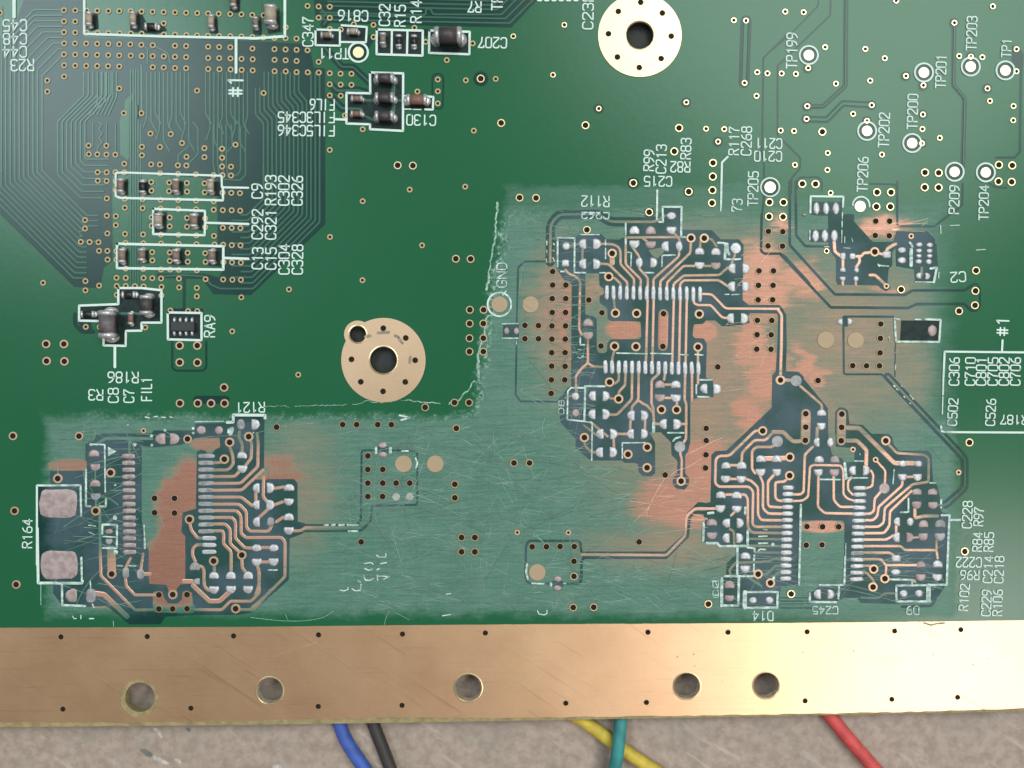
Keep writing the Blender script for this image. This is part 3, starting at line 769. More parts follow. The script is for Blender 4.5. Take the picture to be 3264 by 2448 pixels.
T(2200,700,5.53); G(45,"1262,-100 1250,550 1310,600 1590,600 1660,640 2100,1120"); 
T(1600,600,2.765); TG(25,82,"425,650 428,320 500,232 850,228 950,295 1350,297 1440,240",r=14)
G(16,"385,645 200,645 142,700 130,1190"); G(16,"130,1330 120,1820 165,1879 520,1880")
tile(2,1); G(17,"1090,650 975,650 968,1270 930,1310 460,1308",r=8); G(17,"1240,650 1465,655 1465,1132 1065,1140 1055,1275 970,1360 440,1365",r=8)
tile(2,2); G(20,"700,1545 690,1450 235,1447 212,1490 208,1700 210,1790",r=8); G(18,"720,1610 700,1620 705,1740 700,1800",r=8)
T(1600,1800,2.56); G(18,"190,0 195,130 230,155 640,155 650,-20",r=6)
tile(2,3); TG(20,70,"1010,0 1640,670 1690,730 1690,980 1520,1135 1440,1132",r=10,pour=True)

# ---- left worked area (footprint with 2 x 15 pins)
NP = [(160,1502),(272,1500),(272,1415),(300,1403),(308,1385),(480,1385),(490,1372),(620,1372),(622,1350),(725,1348),(742,1325),(843,1325),(841,1494),(808,1527),(937,1527),(948,1540),(949,1663),(972,1668),(966,1700),(923,1717),(921,1847),(804,1952),(760,1960),(625,1960),(527,1966),(511,1990),(411,1990),(348,1936),(278,1934),(199,1932),(169,1890),(169,1862),(119,1860),(115,1547),(160,1545)]
GPN(NP)
tile(2,0)
L2 = "1245,612 1350,625 1600,600 1720,545 1935,540 1942,620 1890,650 1862,690 1830,690 1810,655 1770,645 1735,660 1727,1165 1610,1200 1598,1370 1633,1410 1633,1560"
pts = P(L2); T(50,1700,3.687); pts += P("1995,200 1992,560 2060,545 2070,590 1940,600 1892,650 1890,715 1800,715 1790,650 1770,605 1575,592 1562,500 1565,210"); T(150,1280,2.765); pts += P("893,1300 862,1270 835,1040 835,395")
poly_obj('copper_island', pts, 0.0030, M_POUR, board, label='large copper pour between the two left pin rows, sanded to bare copper')
T(50,1700,3.687); ISL("1612,700 1640,682 1720,682 1748,760 1792,822 1900,825 1950,780 1960,690 2010,670 2072,700 2082,820 2125,900 2080,942 1630,930 1612,860",0)
tile(2,0); ISL("430,745 765,745 765,830 430,830"); ISL("0,0 0,0 1,1") if False else None
TR(30,"1340,547 930,545 850,600",r=8); G(26,"1345,515 905,515 830,590")
T(550,1300,5.53)
for s in ("920,900 850,965 490,970","1010,700 1060,830 1070,990 980,1095 480,1095","1165,1130 1100,1210 500,1215","1490,450 1510,620 1500,1040 1200,1330 500,1335","1600,1090 1560,1130 1220,1450 500,1455","500,1575 1210,1575 1400,1725","1180,420 1165,510 1230,640 1225,760","1370,570 1395,640 1385,890 1290,1010","1605,1220 1595,1570 1690,1690","1465,1500 1465,1620","1810,1420 1960,1395"): TR(54,s,r=7)
poly_obj('copper_island', P("1430,1230 1600,1080 1680,1095 1680,1262 1450,1262"), 0.0036, M_POUR, board)
T(550,1600,5.53)
for s in ("500,40 1170,40 1300,170 1300,450 1360,515 1690,520 1740,430","500,155 1130,155 1205,250 1205,560 1290,630 1920,625 1980,700 1980,1320 1640,1659 1400,1868","500,275 1050,275 1110,350 1105,640 1270,810 1400,815","500,390 930,390 1015,480 1015,740 1160,870","500,510 880,510 900,560 895,740 1030,870 1030,1220","300,370 330,500 440,640 560,640","550,750 420,755 350,830 350,940 400,1050","480,1130 550,1160 555,1460 590,1530 650,1560","735,1120 735,1220","1220,1020 1225,1160 1290,1240","1520,280 1680,130","1800,50 1940,0","1830,350 1950,270","2140,510 2212,510","1580,805 1690,805","1580,1060 1690,1060","1500,1150 1530,1250 1525,1450 1460,1659"): TR(54,s,r=7)
TR(80,"200,1400 350,1405")
tile(2,1); TR(26,"370,1360 440,1360 480,1332 640,1330 960,1332",r=4)
T(0,1800,2.56)
for s in ("2110,30 2115,230 2050,298 1880,298 1810,368 1600,368","2212,205 2070,368 1960,366"): TR(24,s)
TR(38,"1575,170 1710,298 1790,298 1870,225")
T(50,1700,3.687)
for w,s in ((34,"990,-300 990,0 1000,500 1400,900 1620,900"),(34,"1290,540 1300,620 1400,725 1640,725"),(62,"920,705 1040,720 1310,980"),(100,"1125,190 1130,480"),(32,"1350,290 1290,400 1300,440"),(32,"1495,240 1490,300 1465,440"),(44,"1500,480 1580,480"),(26,"900,870 1060,870 1120,920")): TR(w,s)
tile(2,0)
TR(20,"1000,1250 900,1330 885,1400"); TR(16,"890,1060 960,1070 1040,1130"); TR(14,"950,885 1090,885"); TR(14,"975,1005 1090,1003"); TR(18,"845,1060 845,1150"); TR(16,"840,830 840,920")
TR(22,"1140,560 1140,690",r=3)
# pads
T(550,1300,5.53)
PAD("508,390,155,140,o,p 820,395,140,140,o,p 1205,290,140,180,o,g 1465,290,140,180,r 1225,830,170,120,u 1230,1080,170,130,d 1475,1415,120,170,l 1730,1410,130,180,r 2055,1400,180,120,u")
T(550,1600,5.53)
PAD("1475,50,120,160,l 1725,50,140,180,r 2050,0,170,120,d 1478,350,120,170,l 1730,350,130,170,o,g 2050,260,180,125,u 2050,510,170,130,d 1485,810,170,125,o 1785,810,170,125,o 1485,1065,170,130,d 1780,1060,170,125,d 730,1290,170,120,u 1030,1290,165,130,u 1335,1290,170,130,u 730,1550,165,130,d 1030,1545,175,130,d 1330,1545,170,125,d 395,1130,170,140,u,g 425,1400,110,110,l,g")
T(150,1280,2.765)
PAD("415,455,90,60,u,p 425,580,85,60,d,p 425,718,92,58,u,p 428,838,85,58,d,g 548,1145,65,45,o,p 548,1235,60,50,d,g")
for i in range(15): PAD("%f,%f,112,40,k,p" % (718+i*0.8, 480+60.4*i), hgt=0.008)
PAD("695,1510,55,90,k,g 825,1520,60,80,k,g", hgt=0.003)
tile(2,0)
PAD("1415,550,85,95,l,p 1540,550,80,95,r,p")
for i in range(15): PAD("%f,%f,%d,36,k,%s" % (1820 if i < 12 else 1845, 700+60.4*i, 140 if i < 12 else 120, 'g' if i < 12 else 't'), hgt=0.0016)
PAD("513,1120,312,240,q,p", hgt=0.006, name='large_pad')
T(50,1700,3.687); PAD("512,372,412,318,q,p", hgt=0.006, name='large_pad'); PAD("652,730,130,150,l,p 885,730,110,150,k,g", hgt=0.006)
# ---- upper right worked area
tile(1,2)
pts = P("470,430 650,430 680,405 880,405 920,448 1030,453 1085,430 1085,300 1400,300 1405,160 1585,160 1590,365 1850,370 1930,450 2090,450 2130,500 2122,985 2175,1030 2212,1030 2440,1030 2440,1105 2190,1100 2170,1120 2185,1190 2100,1215 1940,1215 1880,1165 1800,1165 1770,1195 1690,1200 1680,1300 1700,1320 1780,1325 1805,1370 1798,1670 1860,1690 1865,1840 1720,1850 1660,1870 1660,2235 1640,2320 1615,2360 1615,2515 1650,2550 1648,2610 1610,2655 1545,2655 1505,2610 1508,2550 1545,2510 1545,2400 1495,2350 1492,2240 1400,2150 1300,2150 1350,2240 1350,2510 1310,2545 1250,2545 1205,2500 1200,2430 1170,2421 1080,2419 1060,2400 780,2399 650,2290 650,2210 515,2060 510,1990 500,1860 580,1760 612,1745 610,1659 615,850 600,815 550,810 490,720 470,640")
GPN(pts)
ISL("735,750 855,750 860,860 900,890 900,930 860,950 860,1010 930,1060 930,1150 960,1170 1220,1175 1228,1310 1210,1330 960,1330 930,1360 925,1440 900,1455 850,1450 835,1420 835,1150 800,1125 735,1115",4)
ISL("1290,545 1440,515 1430,560 1370,620 1330,600")
TR(88,"1423,1106 1417,1394",mat=M_POUR)
TR(46,"970,600 972,660")
for s in ("941,780 990,790 1045,840 1045,880","870,665 940,670 1105,830 1103,880","870,490 980,495 1030,520 1045,560 1045,670 1165,800 1162,880","1090,430 1090,670 1225,805 1220,880","1150,520 1210,600 1210,710 1285,790 1283,1000 1268,1560","1562,560 1560,600 1335,800 1337,1000 1325,1560","1665,480 1660,570 1395,820 1396,880","1700,685 1600,685 1455,830 1455,880","1990,700 1915,765 1600,770 1512,845 1514,1000 1500,1560","1990,865 1910,810 1600,812 1570,845 1572,1000 1560,1560","1630,920 1618,1560","1690,980 1690,1010 1720,1030 1840,1030 1940,1140 1990,1145","985,975 990,1030 1000,1080","992,1430 972,1490 972,1540","1727,1440 1727,1540","1240,440 1290,480","1520,400 1565,450 1565,500","1745,520 1750,460 1782,440","1800,440 1850,450 1890,510","2055,580 2025,660","710,540 708,630","590,510 680,490","1790,685 1840,685","560,720 590,755 640,770 690,820 680,1240 700,1290 750,1300","757,1340 757,1540 700,1590 650,1659 655,1830","757,1540 800,1572 890,1575","1110,435 1560,430"): TR(23,s,r=6)
for a in (924,): pass
for i in range(15): PAD("%f,%f,36,%d,k" % (924+58.6*i, 918+1.2*i, 122 if i not in (12,13,14) else 130), hgt=0.008)
for i in range(15): PAD("%f,%f,38,112,k" % (912+58.5*i, 1574+1.0*i), hgt=0.008)
PAD("1168,368,85,70,u 1310,370,88,70,u,p 1493,242,80,64,o 1493,372,85,65,d 1167,495,88,68,d 1310,500,90,65,d,p 1437,512,64,88,l 1562,512,60,90,o 838,490,68,90,r 710,490,64,90,l 710,665,66,90,l 836,668,66,90,r 565,510,66,66,o 560,660,62,60,q 1210,655,56,90,o 1338,655,62,86,r 1742,553,82,62,u 1886,557,82,66,u 1740,682,86,60,d 1883,685,85,60,d,p 2025,705,62,86,l 2152,708,66,90,r 2022,865,64,88,l 2150,865,64,90,r 2012,1145,64,84,l 2138,1148,64,90,r 760,1182,86,66,u,p 757,1300,88,66,d,p 42,1258,46,60,o,p 128,1258,46,60,o,p")
GP("10,1205 150,1205 150,1315 10,1315")
PAD("2060,528,88,88,o", hgt=0.004, name='contact_disc')
DISC(252,1025,73,M_CONTACT); DISC(-22,1024,72,M_CONTACT); RINGS(-22,1024,104,16)
T(1900,1150,5.53)
for s in ("400,220 400,350 330,400","520,220 510,430 400,550 400,600","635,220 630,680 370,950 250,950","750,220 745,690 630,810 630,880","745,700 830,760 900,790 1010,920 1020,1110 1110,1115","1105,230 980,340 975,760 1010,830 1010,920","1215,230 1200,330","1570,230 1560,690 1590,760 1585,1380 1550,1430","1690,230 1690,660 1690,700","1800,230 1795,400","250,660 330,670","605,1060 600,1200","865,1060 860,1200","380,1290 540,1290","310,1380 315,1530","1425,740 1422,800","1210,420 1320,420","1210,655 1310,655","1482,1590 1487,1660 1512,1740 1500,2100","1490,1115 1590,1115","-100,1080 200,1330"): TR(48,s,r=6)
DISC(1475,1515,98,M_TINW)
tile(2,2)
TR(22,"725,570 730,610 790,670 830,665"); TR(22,"555,190 610,170"); TR(18,"720,430 850,530")
PAD("648,175,62,66,o 650,322,66,66,o,p 796,170,66,86,l 918,172,66,86,r 792,332,66,86,l 918,333,62,90,r 1392,68,86,66,u,p 1532,68,86,66,u 1390,190,88,64,d,p 1532,193,88,66,d 1778,107,66,86,l 1898,110,70,90,r 1137,343,66,88,l 1257,345,66,88,r 1420,418,62,88,l 1545,420,68,88,r 863,505,64,88,l 985,508,62,88,r 1132,506,60,84,l 1256,506,64,86,r 858,668,66,88,l 982,668,66,88,r")

# ---- lower right worked area (two rows of 15 pins)
tile(2,3)
a = [(2473,1184),(2462,1195),(2460,1300),(2316,1436),(2280,1438),(2268,1450),(2265,1601),(2225,1601),(2190,1635),(2184,1700),(2120,1758),(1856,1758),(1856,1782),(2125,1782),(2196,1712),(2203,1650),(2212,1638),(2243,1640),(2245,1727),(2285,1737),(2350,1743),(2350,1762),(2317,1795),(2314,1835),(2298,1844),(2298,1932),(2366,1939),(2480,1939),(2487,1880),(2492,1867),(2543,1867),(2549,1666),(2555,1659),(2685,1659),(2692,1668),(2692,1862),(2612,1867),(2600,1880),(2580,1890),(2582,1915),(2660,1922),(2690,1905),(2730,1905),(2745,1922),(2850,1925),(2965,1920),(2992,1900),(3012,1870),(3024,1642),(2999,1628),(2999,1600),(2988,1547),(2974,1536),(2970,1450),(2959,1437),(2865,1437),(2849,1417),(2844,1392),(2833,1383),(2779,1383),(2750,1354),(2708,1352),(2703,1308),(2690,1299),(2675,1299),(2663,1312),(2661,1424),(2641,1424),(2639,1301),(2562,1207),(2562,1200),(2545,1185),(2505,1183),(2508,1100),(2506,1003),(2494,982),(2484,972),(2400,972),(2400,996),(2476,996),(2481,1010),(2478,1100)]
GPN(a)
ISL("505,500 550,500 552,620 720,632 715,750 650,758 620,750 610,722 520,690 500,600",0)
T(1600,600,2.765)
TR(23,"1745,930 1850,935 1970,1060 2438,1063",r=8)
poly = None
ribbon('copper_track', rounded([(2478,985),(2492,1003),(2491,1100),(2488,1195)],8), 9.5, 0.0047, M_TRACE, board, prof=TPROF)
T(2200,1300,5.53)
for s in ("1280,410 1150,400 690,845 500,850 450,920 440,1330 500,1390 1040,1390 1110,1470 1105,1659 1098,2059 1150,2099 1600,2099","1000,1260 1080,1290 1195,1400 1195,1890 1250,1979 1600,1984","1235,1210 1285,1330 1280,1770 1370,1865 1600,1869","1470,1190 1370,1300 1370,1700 1400,1745 1600,1754","640,1530 730,1530","910,1530 970,1530 1015,1600 1015,2100 1080,2200 1600,2210","905,970 915,790 1130,570 1330,570 1460,430 1630,430 1760,575 1900,580 2000,560","1140,1150 1090,1080 1090,760 1160,690 1440,690 1500,650","700,1012 830,1012","700,1255 830,1255","1690,1270 1660,1300 1520,1310 1500,1350 1500,1590 1560,1640 1620,1640"): TR(50,s,r=8)
TR(84,"1290,895 1720,885"); TR(168,"2040,100 2030,570")
DISC(1535,590,98,M_TINW)
T(2200,1600,5.53)
for s in ("1020,650 1600,660","1010,770 1600,780","1150,890 1600,895","1270,1050 1380,1050 1480,1000 1600,1015","1200,1280 1350,1280 1500,1120 1600,1130","1430,1420 1460,1340 1540,1240 1600,1240","720,1330 690,1200 800,1070 1250,1060","960,1280 1100,1380 1250,1480","640,560? ".replace('640,560? ','700,480 770,520 775,740'),"720,240 830,130"): TR(46,s,r=6)
tile(2,2); TR(25,"1890,1165 1700,1165 1625,1235 1615,1405 1450,1575 700,1570",r=8)
ISL("1665,1290 1680,1225 1720,1210 1765,1215 1785,1245 1785,1290 1740,1310 1690,1305",3)
tile(2,3)
for w,s in ((24,"240,85 430,250 430,290"),(30,"90,30 155,35"),(22,"385,500 390,470"),(24,"350,620 280,690 270,1020 240,1040 180,1040"),(22,"180,1098 260,1095 310,1060 325,800 350,780 600,785 620,830 620,1040 660,1080 720,1095"),(24,"400,880 395,1150 455,1205 710,1210"),(24,"535,880 535,1090 590,1150 710,1150"),(22,"690,890 660,930 660,1000 700,1040"),(22,"865,830 885,870 875,970 820,985"),(40,"605,452 760,455 1070,765 1280,765"),(36,"605,565 740,565 825,650 820,790"),(80,"605,331 600,570"),(24,"992,570 1090,675 1330,690 1372,720 1370,930 1230,950 985,1160 975,1290 930,1325 800,1325"),(22,"903,735 990,830 985,960"),(24,"945,1020 895,1080 890,1185 860,1210 800,1210"),(24,"1140,920 1140,960 930,1150 920,1230 880,1268 800,1268"),(24,"1220,1010 1030,1190 1025,1320 980,1380 800,1382"),(24,"1060,1400 1000,1438 790,1438"),(24,"790,1495 1125,1495 1160,1530 1440,1530 1450,1600"),(24,"790,1553 1030,1553 1080,1590"),(24,"1180,885 1250,885"),(30,"1250,1170 1250,1250 1330,1230 1450,1230"),(26,"1085,1320 1085,1390"),(20,"1240,1420 1290,1415"),(30,"390,455 385,560"),(36,"287,565 180,575 140,540 90,490 0,490"),(20,"1440,1530 1440,1440")):
    TR(w,s,r=7)
DISC(203,38,49,M_TINW); DISC(980,985,46,M_TINP)
T(2700,1550,5.53)
for w,s in ((48,"600,1290 690,1400 680,1570"),(46,"290,1285 560,1285 600,1300"),(46,"680,1390 1220,1390"),(48,"280,1400 450,1405"),(46,"290,1505 350,1530 450,1640 520,1800"),(40,"740,1640 1160,1650 1200,1680")): TR(w,s,r=6)
PAD("1300,1375,160,110,u,p 1595,1365,165,115,u 865,1270,150,110,q 855,1510,165,110,o 1295,1610,170,120,d,p 1590,1610,165,120,d")
T(2200,1300,5.53)
PAD("630,1012,160,115,u 905,1010,165,125,u 1245,895,170,120,u 1525,895,170,115,u 1238,1140,170,130,d 1525,1140,155,125,d 625,1258,165,120,d 898,1262,165,120,d 540,1530,170,120,u 822,1535,180,115,u")
T(2200,1600,5.53)
PAD("530,120,165,125,d 820,128,165,120,d 380,355,180,120,u,p 385,598,180,120,d,p 635,370,130,160,l 880,370,125,165,r 630,635,130,165,l 870,635,125,165,r 975,945,170,115,u 968,1185,165,125,d 695,1450,165,130,u,p 692,1700,165,110,d,p")
T(0,0,1)
for i in range(15):
    PAD("%f,%f,35,14.2,k" % (2512.5-0.6*i, 1554+20.72*i), hgt=0.009)
    if i != 10: PAD("%f,%f,41,13.6,k" % (2741-0.75*i, 1555.5+20.75*i), hgt=0.009)
    else: PAD("%f,%f,41,13.6,k,g" % (2741-0.75*i, 1555.5+20.75*i), hgt=0.003)
tile(2,3)
PAD("427,318,80,58,u 425,440,80,62,d 383,580,52,80,l 505,580,60,80,o 407,728,80,60,u 543,728,80,60,u,p 400,848,80,65,d 540,850,80,65,d,p 698,828,58,80,l 822,828,62,86,r 1142,768,74,56,o 1280,768,66,56,o 1140,890,78,62,d 1272,890,78,62,d 1267,1015,84,56,u,p 1405,1015,84,56,u,p 1265,1135,80,62,d,p 1408,1137,84,62,d,p 1090,1280,55,76,l 1208,1280,60,70,o 1325,1297,82,62,u,p 1472,1295,90,66,u,g 1085,1418,60,84,l 1205,1418,62,84,r,p 1322,1415,80,64,d,p 1468,1415,90,66,d,g")
T(2300,1780,3.687); PAD("368,490,82,80,o 563,490,94,80,o 1125,420,85,110,l 1285,420,80,110,r")
TR(26,"690,480 1030,485",mat=M_POUR); TR(24,"690,560 1060,565",mat=M_POUR); G(10,"690,505 1030,505"); G(10,"690,535 1060,535"); G(10,"690,462 1020,462"); G(12,"690,585 1060,585"); TR(26,"1640,460 1840,465 1920,410 2060,412"); G(12,"1390,455 1640,460"); G(10,"1640,500 2030,505")
T(2800,1500,3.318); PAD("265,1300,80,75,o 428,1298,80,75,o"); G(30,"620,1220 600,1370 560,1430 250,1440")
T(1600,1800,2.56); GP("405,95 505,95 505,210 405,210",2) if False else None
tile(3,2)
GP("410,130 500,130 500,180 410,180"); PAD("455,115,62,44,o,p 453,188,62,44,o,p"); DISC(288,62,68,M_CONTACT)
tile(2,1); GP("1115,620 1210,620 1205,675 1115,675"); PAD("1160,605,72,50,o,p 1162,688,72,50,o,p"); DISC(1344,770,75,M_CONTACT); DISC(1624,770,75,M_CONTACT); DISC(1280,1060,34,M_FILLED,name='filled_via'); DISC(1400,1060,34,M_FILLED,name='filled_via')
# ---- small cluster on the far right
tile(1,3)
GP("485,235 715,225 712,290 880,475 1055,472 1085,380 1365,382 1440,470 1455,700 1415,830 1250,825 1245,715 1100,690 1085,520 1052,560 1052,680 1020,710 1010,830 1040,880 1000,910 960,890 920,855 570,850 555,820 555,620 510,545 490,500",3)
GP("335,115 610,120 605,240 335,240"); GP("325,365 575,365 570,475 325,475"); GP("1080,500 1240,500 1240,690 1085,690"); GP("1250,730 1400,730 1400,820 1255,820"); GMAT[0] = M_KEEP; GP("1130,1165 1465,1168 1462,1350 1120,1345"); GMAT[0] = M_GAP; GP("615,1130 660,1130 660,1220 615,1220")
ISL("716,245 1085,245 1085,380 1060,470 880,474 712,290",2); ISL("1105,245 1500,245 1425,328 1105,325",2)
for w,s in ((26,"1060,365 1360,365 1440,450 1440,480"),(26,"735,600 780,600 800,570 895,563 970,583"),(26,"760,600 765,650 735,690 735,720"),(30,"540,470 545,560 600,600"),(26,"617,620 617,700"),(28,"855,765 900,765 995,855"),(30,"1080,490 1010,530 1000,560"),(24,"615,820 615,855"),(24,"730,810 730,855"),(24,"1310,700 1310,760")): TR(w,s,r=6)
PAD("382,178,54,102,o 467,178,54,102,o 554,178,58,102,o 375,420,60,102,o 457,420,60,102,o 540,420,56,102,o 615,598,48,58,q 700,600,50,52,q 1003,585,70,60,q 615,715,52,46,u 735,722,44,46,o 612,800,52,42,d 730,798,46,48,o 1135,545,72,50,o 1135,635,74,56,o 1288,497,56,42,o 1380,500,58,44,o 1285,550,52,36,o 1378,552,52,36,o 1285,597,52,34,o 1378,597,52,34,o 1283,645,56,44,o 1372,648,52,46,o 1282,772,46,56,l 1362,775,46,58,r 590,1178,48,60,l 678,1175,50,60,r 1403,1255,74,96,o,p 275,235,36,22,o,p")
DISC(465,1337,75,M_CONTACT); DISC(728,1340,72,M_CONTACT)
# test points
def TP(x, y, r, R=None, lab=None, w=15, mat=None):
    if R: RINGS(x, y, R, w); gx, gy = pn(x, y); poly_obj('etched_area', circ(gx, gy, (R-6)/F[2], 32), zz('gap', 0.0009, 0.00003, 40), M_GAP, board)
    DISC(x, y, r, mat or M_GOLD, 0.0066, 'test_point', lab)
tile(0,3)
for x, y in ((314,487),(1328,640),(1740,588),(2046,622),(827,1155),(1225,1262),(1598,1515),(1873,1520)): TP(x, y, 46, 80)
T(2200,300,4.1475); TP(1055,1232,76,122,w=20)
tile(0,1); TP(947,462,50,84,'large gold test point under the TP11 print',18)
tile(1,3); DISC(767,160,49,M_GOLD,0.0066,'test_point'); RINGS(775,150,74,15,180,370)
# ================================================================== vias
tile(0,0)
V('s',"566,92 665,94 765,95 859,96 957,99 1053,99 1153,100 1250,104 1347,106 1444,109 1544,112 1642,115 1740,118 1836,121 1929,124 2031,126 2129,129 566,190 665,192 1444,207 566,286 665,289 765,291 862,292 958,293 1056,295 1155,297 1250,298 1446,306 1544,307 1644,311 1738,314 1834,317 1932,319 2031,321 2129,323 568,384 663,385 762,386 859,388 957,389 1053,392 1151,393 1248,397 1348,400 1544,405 1642,408 1836,414 1933,416 2031,418 566,481 665,483 760,485 859,486 957,488 1053,491 1154,492 1251,496 1348,497 1445,499 1544,502 1642,505 1836,513 1933,514 2033,517 2130,521 568,577 665,580 762,582 859,583 955,585 1053,587 1349,594 1445,597 1544,601 1642,603 1836,610 1936,612 2034,614 2131,618 568,676 419,711 419,809 1053,781 1738,800 1093,998 1248,999 1328,1179 1506,1183 1606,1262 2077,1276 783,1284 940,1285 1253,1295 1411,1297 1803,1307 1959,1312 785,1360 860,1362 940,1363 1018,1364 1253,1370 1645,1383 1803,1386 1959,1391 1097,1445 1334,1450 1411,1451 1569,1458 1644,1460 1959,1468 2037,1470 862,1519 942,1520 1020,1519 1097,1520 1412,1529 1571,1534 1727,1538 1884,1545 1962,1545 2037,1548 864,1594 942,1596 1022,1598 1334,1606 1493,1610 1648,1614 1804,1617 2,115")
tile(0,1)
V('s',"499,54 597,59 695,61 597,157 695,159 13,134 112,137 13,328 110,332 208,337 306,338 307,242 402,342 695,257 792,262 907,216 1080,221 1080,328 1441,246 1540,370 1954,384 1726,531 14,430 208,435 306,438 403,441 499,444 16,524 209,529 306,533 403,539 597,547 16,622 209,629 307,631 403,637 501,639 598,641 695,647 790,651 886,652 695,744 791,747 886,749 695,842 792,845 112,821 829,1019 985,1140 1647,702 1647,806 1647,913 1467,808 1894,709 2157,697 695,1323 1964,1153 1888,1646")
VC('m',"2025,694",25); V('m',"2205,1085 1293,1458 1427,1461")
tile(0,2)
V('t',"550,221 100,321 450,661 2043,180 1798,1136 1958,1139"); VC('t',"853,958 1624,903 1904,1249",17); V('t',"2150,183 2137,732"); V('m',"736,1105 1560,1129 1518,1335 1859,1437 1857,1557"); VC('m',"1157,1614",20); VC('m',"1645,1690",18)
V('o',"1222,23 1412,118 1491,321 1402,518 1209,598 1017,505 938,300 1025,103")
tile(0,3)
V('t',"107,104 268,110 1084,7 1935,58 458,417 812,433 983,515 1639,495 1843,506 74,649 200,653 553,739 855,712 1910,891 2117,936 2115,1062 705,1005 1315,1138 1468,1217 66,1152 184,1156 481,1349 958,1363 192,1454 478,1498 -50,648")
VC('t',"1597,202 1741,501 309,601 1170,671 1324,754 1888,781 301,937 868,928 294,1049 1320,1010 827,1066 1311,1264",17); V('t',"2144,434 2143,630")
V('m',"433,1162 1337,1521 1458,1524 1988,1454 2106,1459 1985,1600 2101,1604 257,1621 373,1623 1335,1652 1457,1654")
T(2200,0,5.53); V('t',"1180,1277")
T(2200,300,4.1475); V('t',"875,25"); V('m',"1045,1430 1232,1432 1040,1620 1225,1624 292,1272 287,1440")
tile(1,0)
V('s',"943,91 1102,95 1259,97 1417,103 1573,106 1730,110 1885,116 1337,23 1492,27 1650,31 1806,37 1963,40 2040,42 2116,44 1022,16 1102,173 1259,177 1417,180 1573,185 1730,187 1885,191 1965,194 2043,195 2118,199 943,243 1023,247 751,281 1338,256 1497,259 1650,263 1810,267 1023,326 751,356 1338,332 1497,337 1650,340 1810,344 1965,349 2043,350 2120,352 948,399 1104,404 1263,408 1419,410 1575,411 1733,416 1887,421 714,473 791,475 870,476 1108,483 1265,486 1421,488 1577,491 1733,494 1892,497 1968,499 2044,502 2121,504 875,552 948,553 1028,555 1343,564 1498,567 1655,570 1810,573 950,630 1028,630 1345,637 1498,641 1656,648 1813,650 1971,652 2046,654 2124,656 1110,709 1265,712 1421,717 1501,717 1578,720 1736,724 755,819 1029,790 1110,791 1267,791 1344,793 1421,796 1579,797 1813,802 1968,805 2049,807 2124,808 875,859 755,900 1031,862 1110,862 1190,864 1267,866 1425,870 1581,875 1736,879 1031,940 1425,945 1736,953 2128,962 382,834 2048,1262 1503,1078 1659,1083 1740,1083 758,1222 880,1223 1282,1227")
V('b',"408,1373 565,1373 412,1523 569,1526 1584,1387 1740,1387 1585,1535 1741,1537")
tile(1,1)
V('s',"1399,13 985,115 697,430 1508,504 983,811 336,892 417,1644"); V('m',"1806,622 1936,624 1929,1072 2050,1072 1927,1193 2048,1193 1926,1322 2048,1322 1926,1440 2048,1440")
V('o',"1167,1234 1365,1320 1448,1516 887,1508"); tile(2,1); V('o',"969,47 1361,48 1165,131")
tile(1,2)
V('m',"155,84 300,87 1645,33 1853,19 1852,131 748,367 1865,-100"); VC('m',"1297,212",19)
V('c',"971,575 941,780 999,1101 1186,1104 1738,1109 992,1393 1180,1396 1727,1400 1665,440 1782,441")
V('h',"446,735 446,854 563,854 443,973 562,973 443,1095 560,1095 202,1209 321,1211 440,1214 560,1214 202,1327 322,1327 440,1330 558,1330 438,1449 556,1449 438,1568 556,1570 765,985 880,1098 872,1391 1423,1106 1417,1394 1901,1575")
tile(1,3)
V('m',"91,127 915,36 1038,36 909,163 1032,163 88,255 1787,726 1637,1083 1127,893 1782,905 1778,1032"); V('h',"903,291 1026,291 85,384 899,418 1022,420 82,511 948,1197 944,1324 941,1451 700,1564 822,1565 936,1565")
V('t',"506,42 471,554"); V('d',"1216,423"); V('d',"998,863"); V('c',"895,561")
T(2200,700,5.53); V('h',"1210,905 1465,905 1200,1160 1457,1160 1195,1415 1450,1415 1375,210 1630,212 1368,465 1622,468")
T(2200,1000,5.53); V('h',"1180,118 1435,120 1175,370 1425,372 1170,625 1420,627 480,940"); V('c',"1585,1170")
tile(2,0)
V('b',"1976,97 1587,236 116,524 698,526 1654,551 130,1184 1744,236 1861,237 1980,237"); G(70,"1735,205 1990,205",r=0); V('d',"1267,478"); V('c',"511,899 976,848 845,1184 2025,580 1978,729 1671,1259 2132,1573 1884,1626 2193,530"); V('h',"1364,1073 1540,1073 1364,1200 1540,1203")
tile(2,1)
V('h',"227,446 809,424 932,424 1118,424 1238,424 1031,700 1031,819 1162,819 1031,939 1162,939 1280,939 1400,939 1031,1057 1160,1057 972,1457"); V('m',"1535,272 1794,230 1922,230 1810,457 1797,950 1797,1069 1856,1418 1973,1418 1856,1545 1973,1545")
tile(2,2)
V('h',"435,30 553,30 433,149 1437,867 1799,457 1799,564 1797,690 1793,806 266,1500 392,1500 512,1498 637,1498 634,1628 1208,1457"); V('c',"948,50 1028,198 1405,292 1538,293 726,538 1280,623 1110,686 1278,804 1578,922"); V('m',"106,762 243,762"); V('d',"135,1374 585,1375")
tile(2,3)
V('c',"66,32 992,566 147,711 145,873"); V('h',"395,36 287,328 287,446 283,562 605,331 603,448 599,566 297,1322 435,1324 577,1324 291,1486 430,1483"); V('d',"703,643 902,733 1634,845"); V('m',"1729,581 1688,1541")
T(2200,1300,5.53); V('c',"1275,405")
tile(3,0)
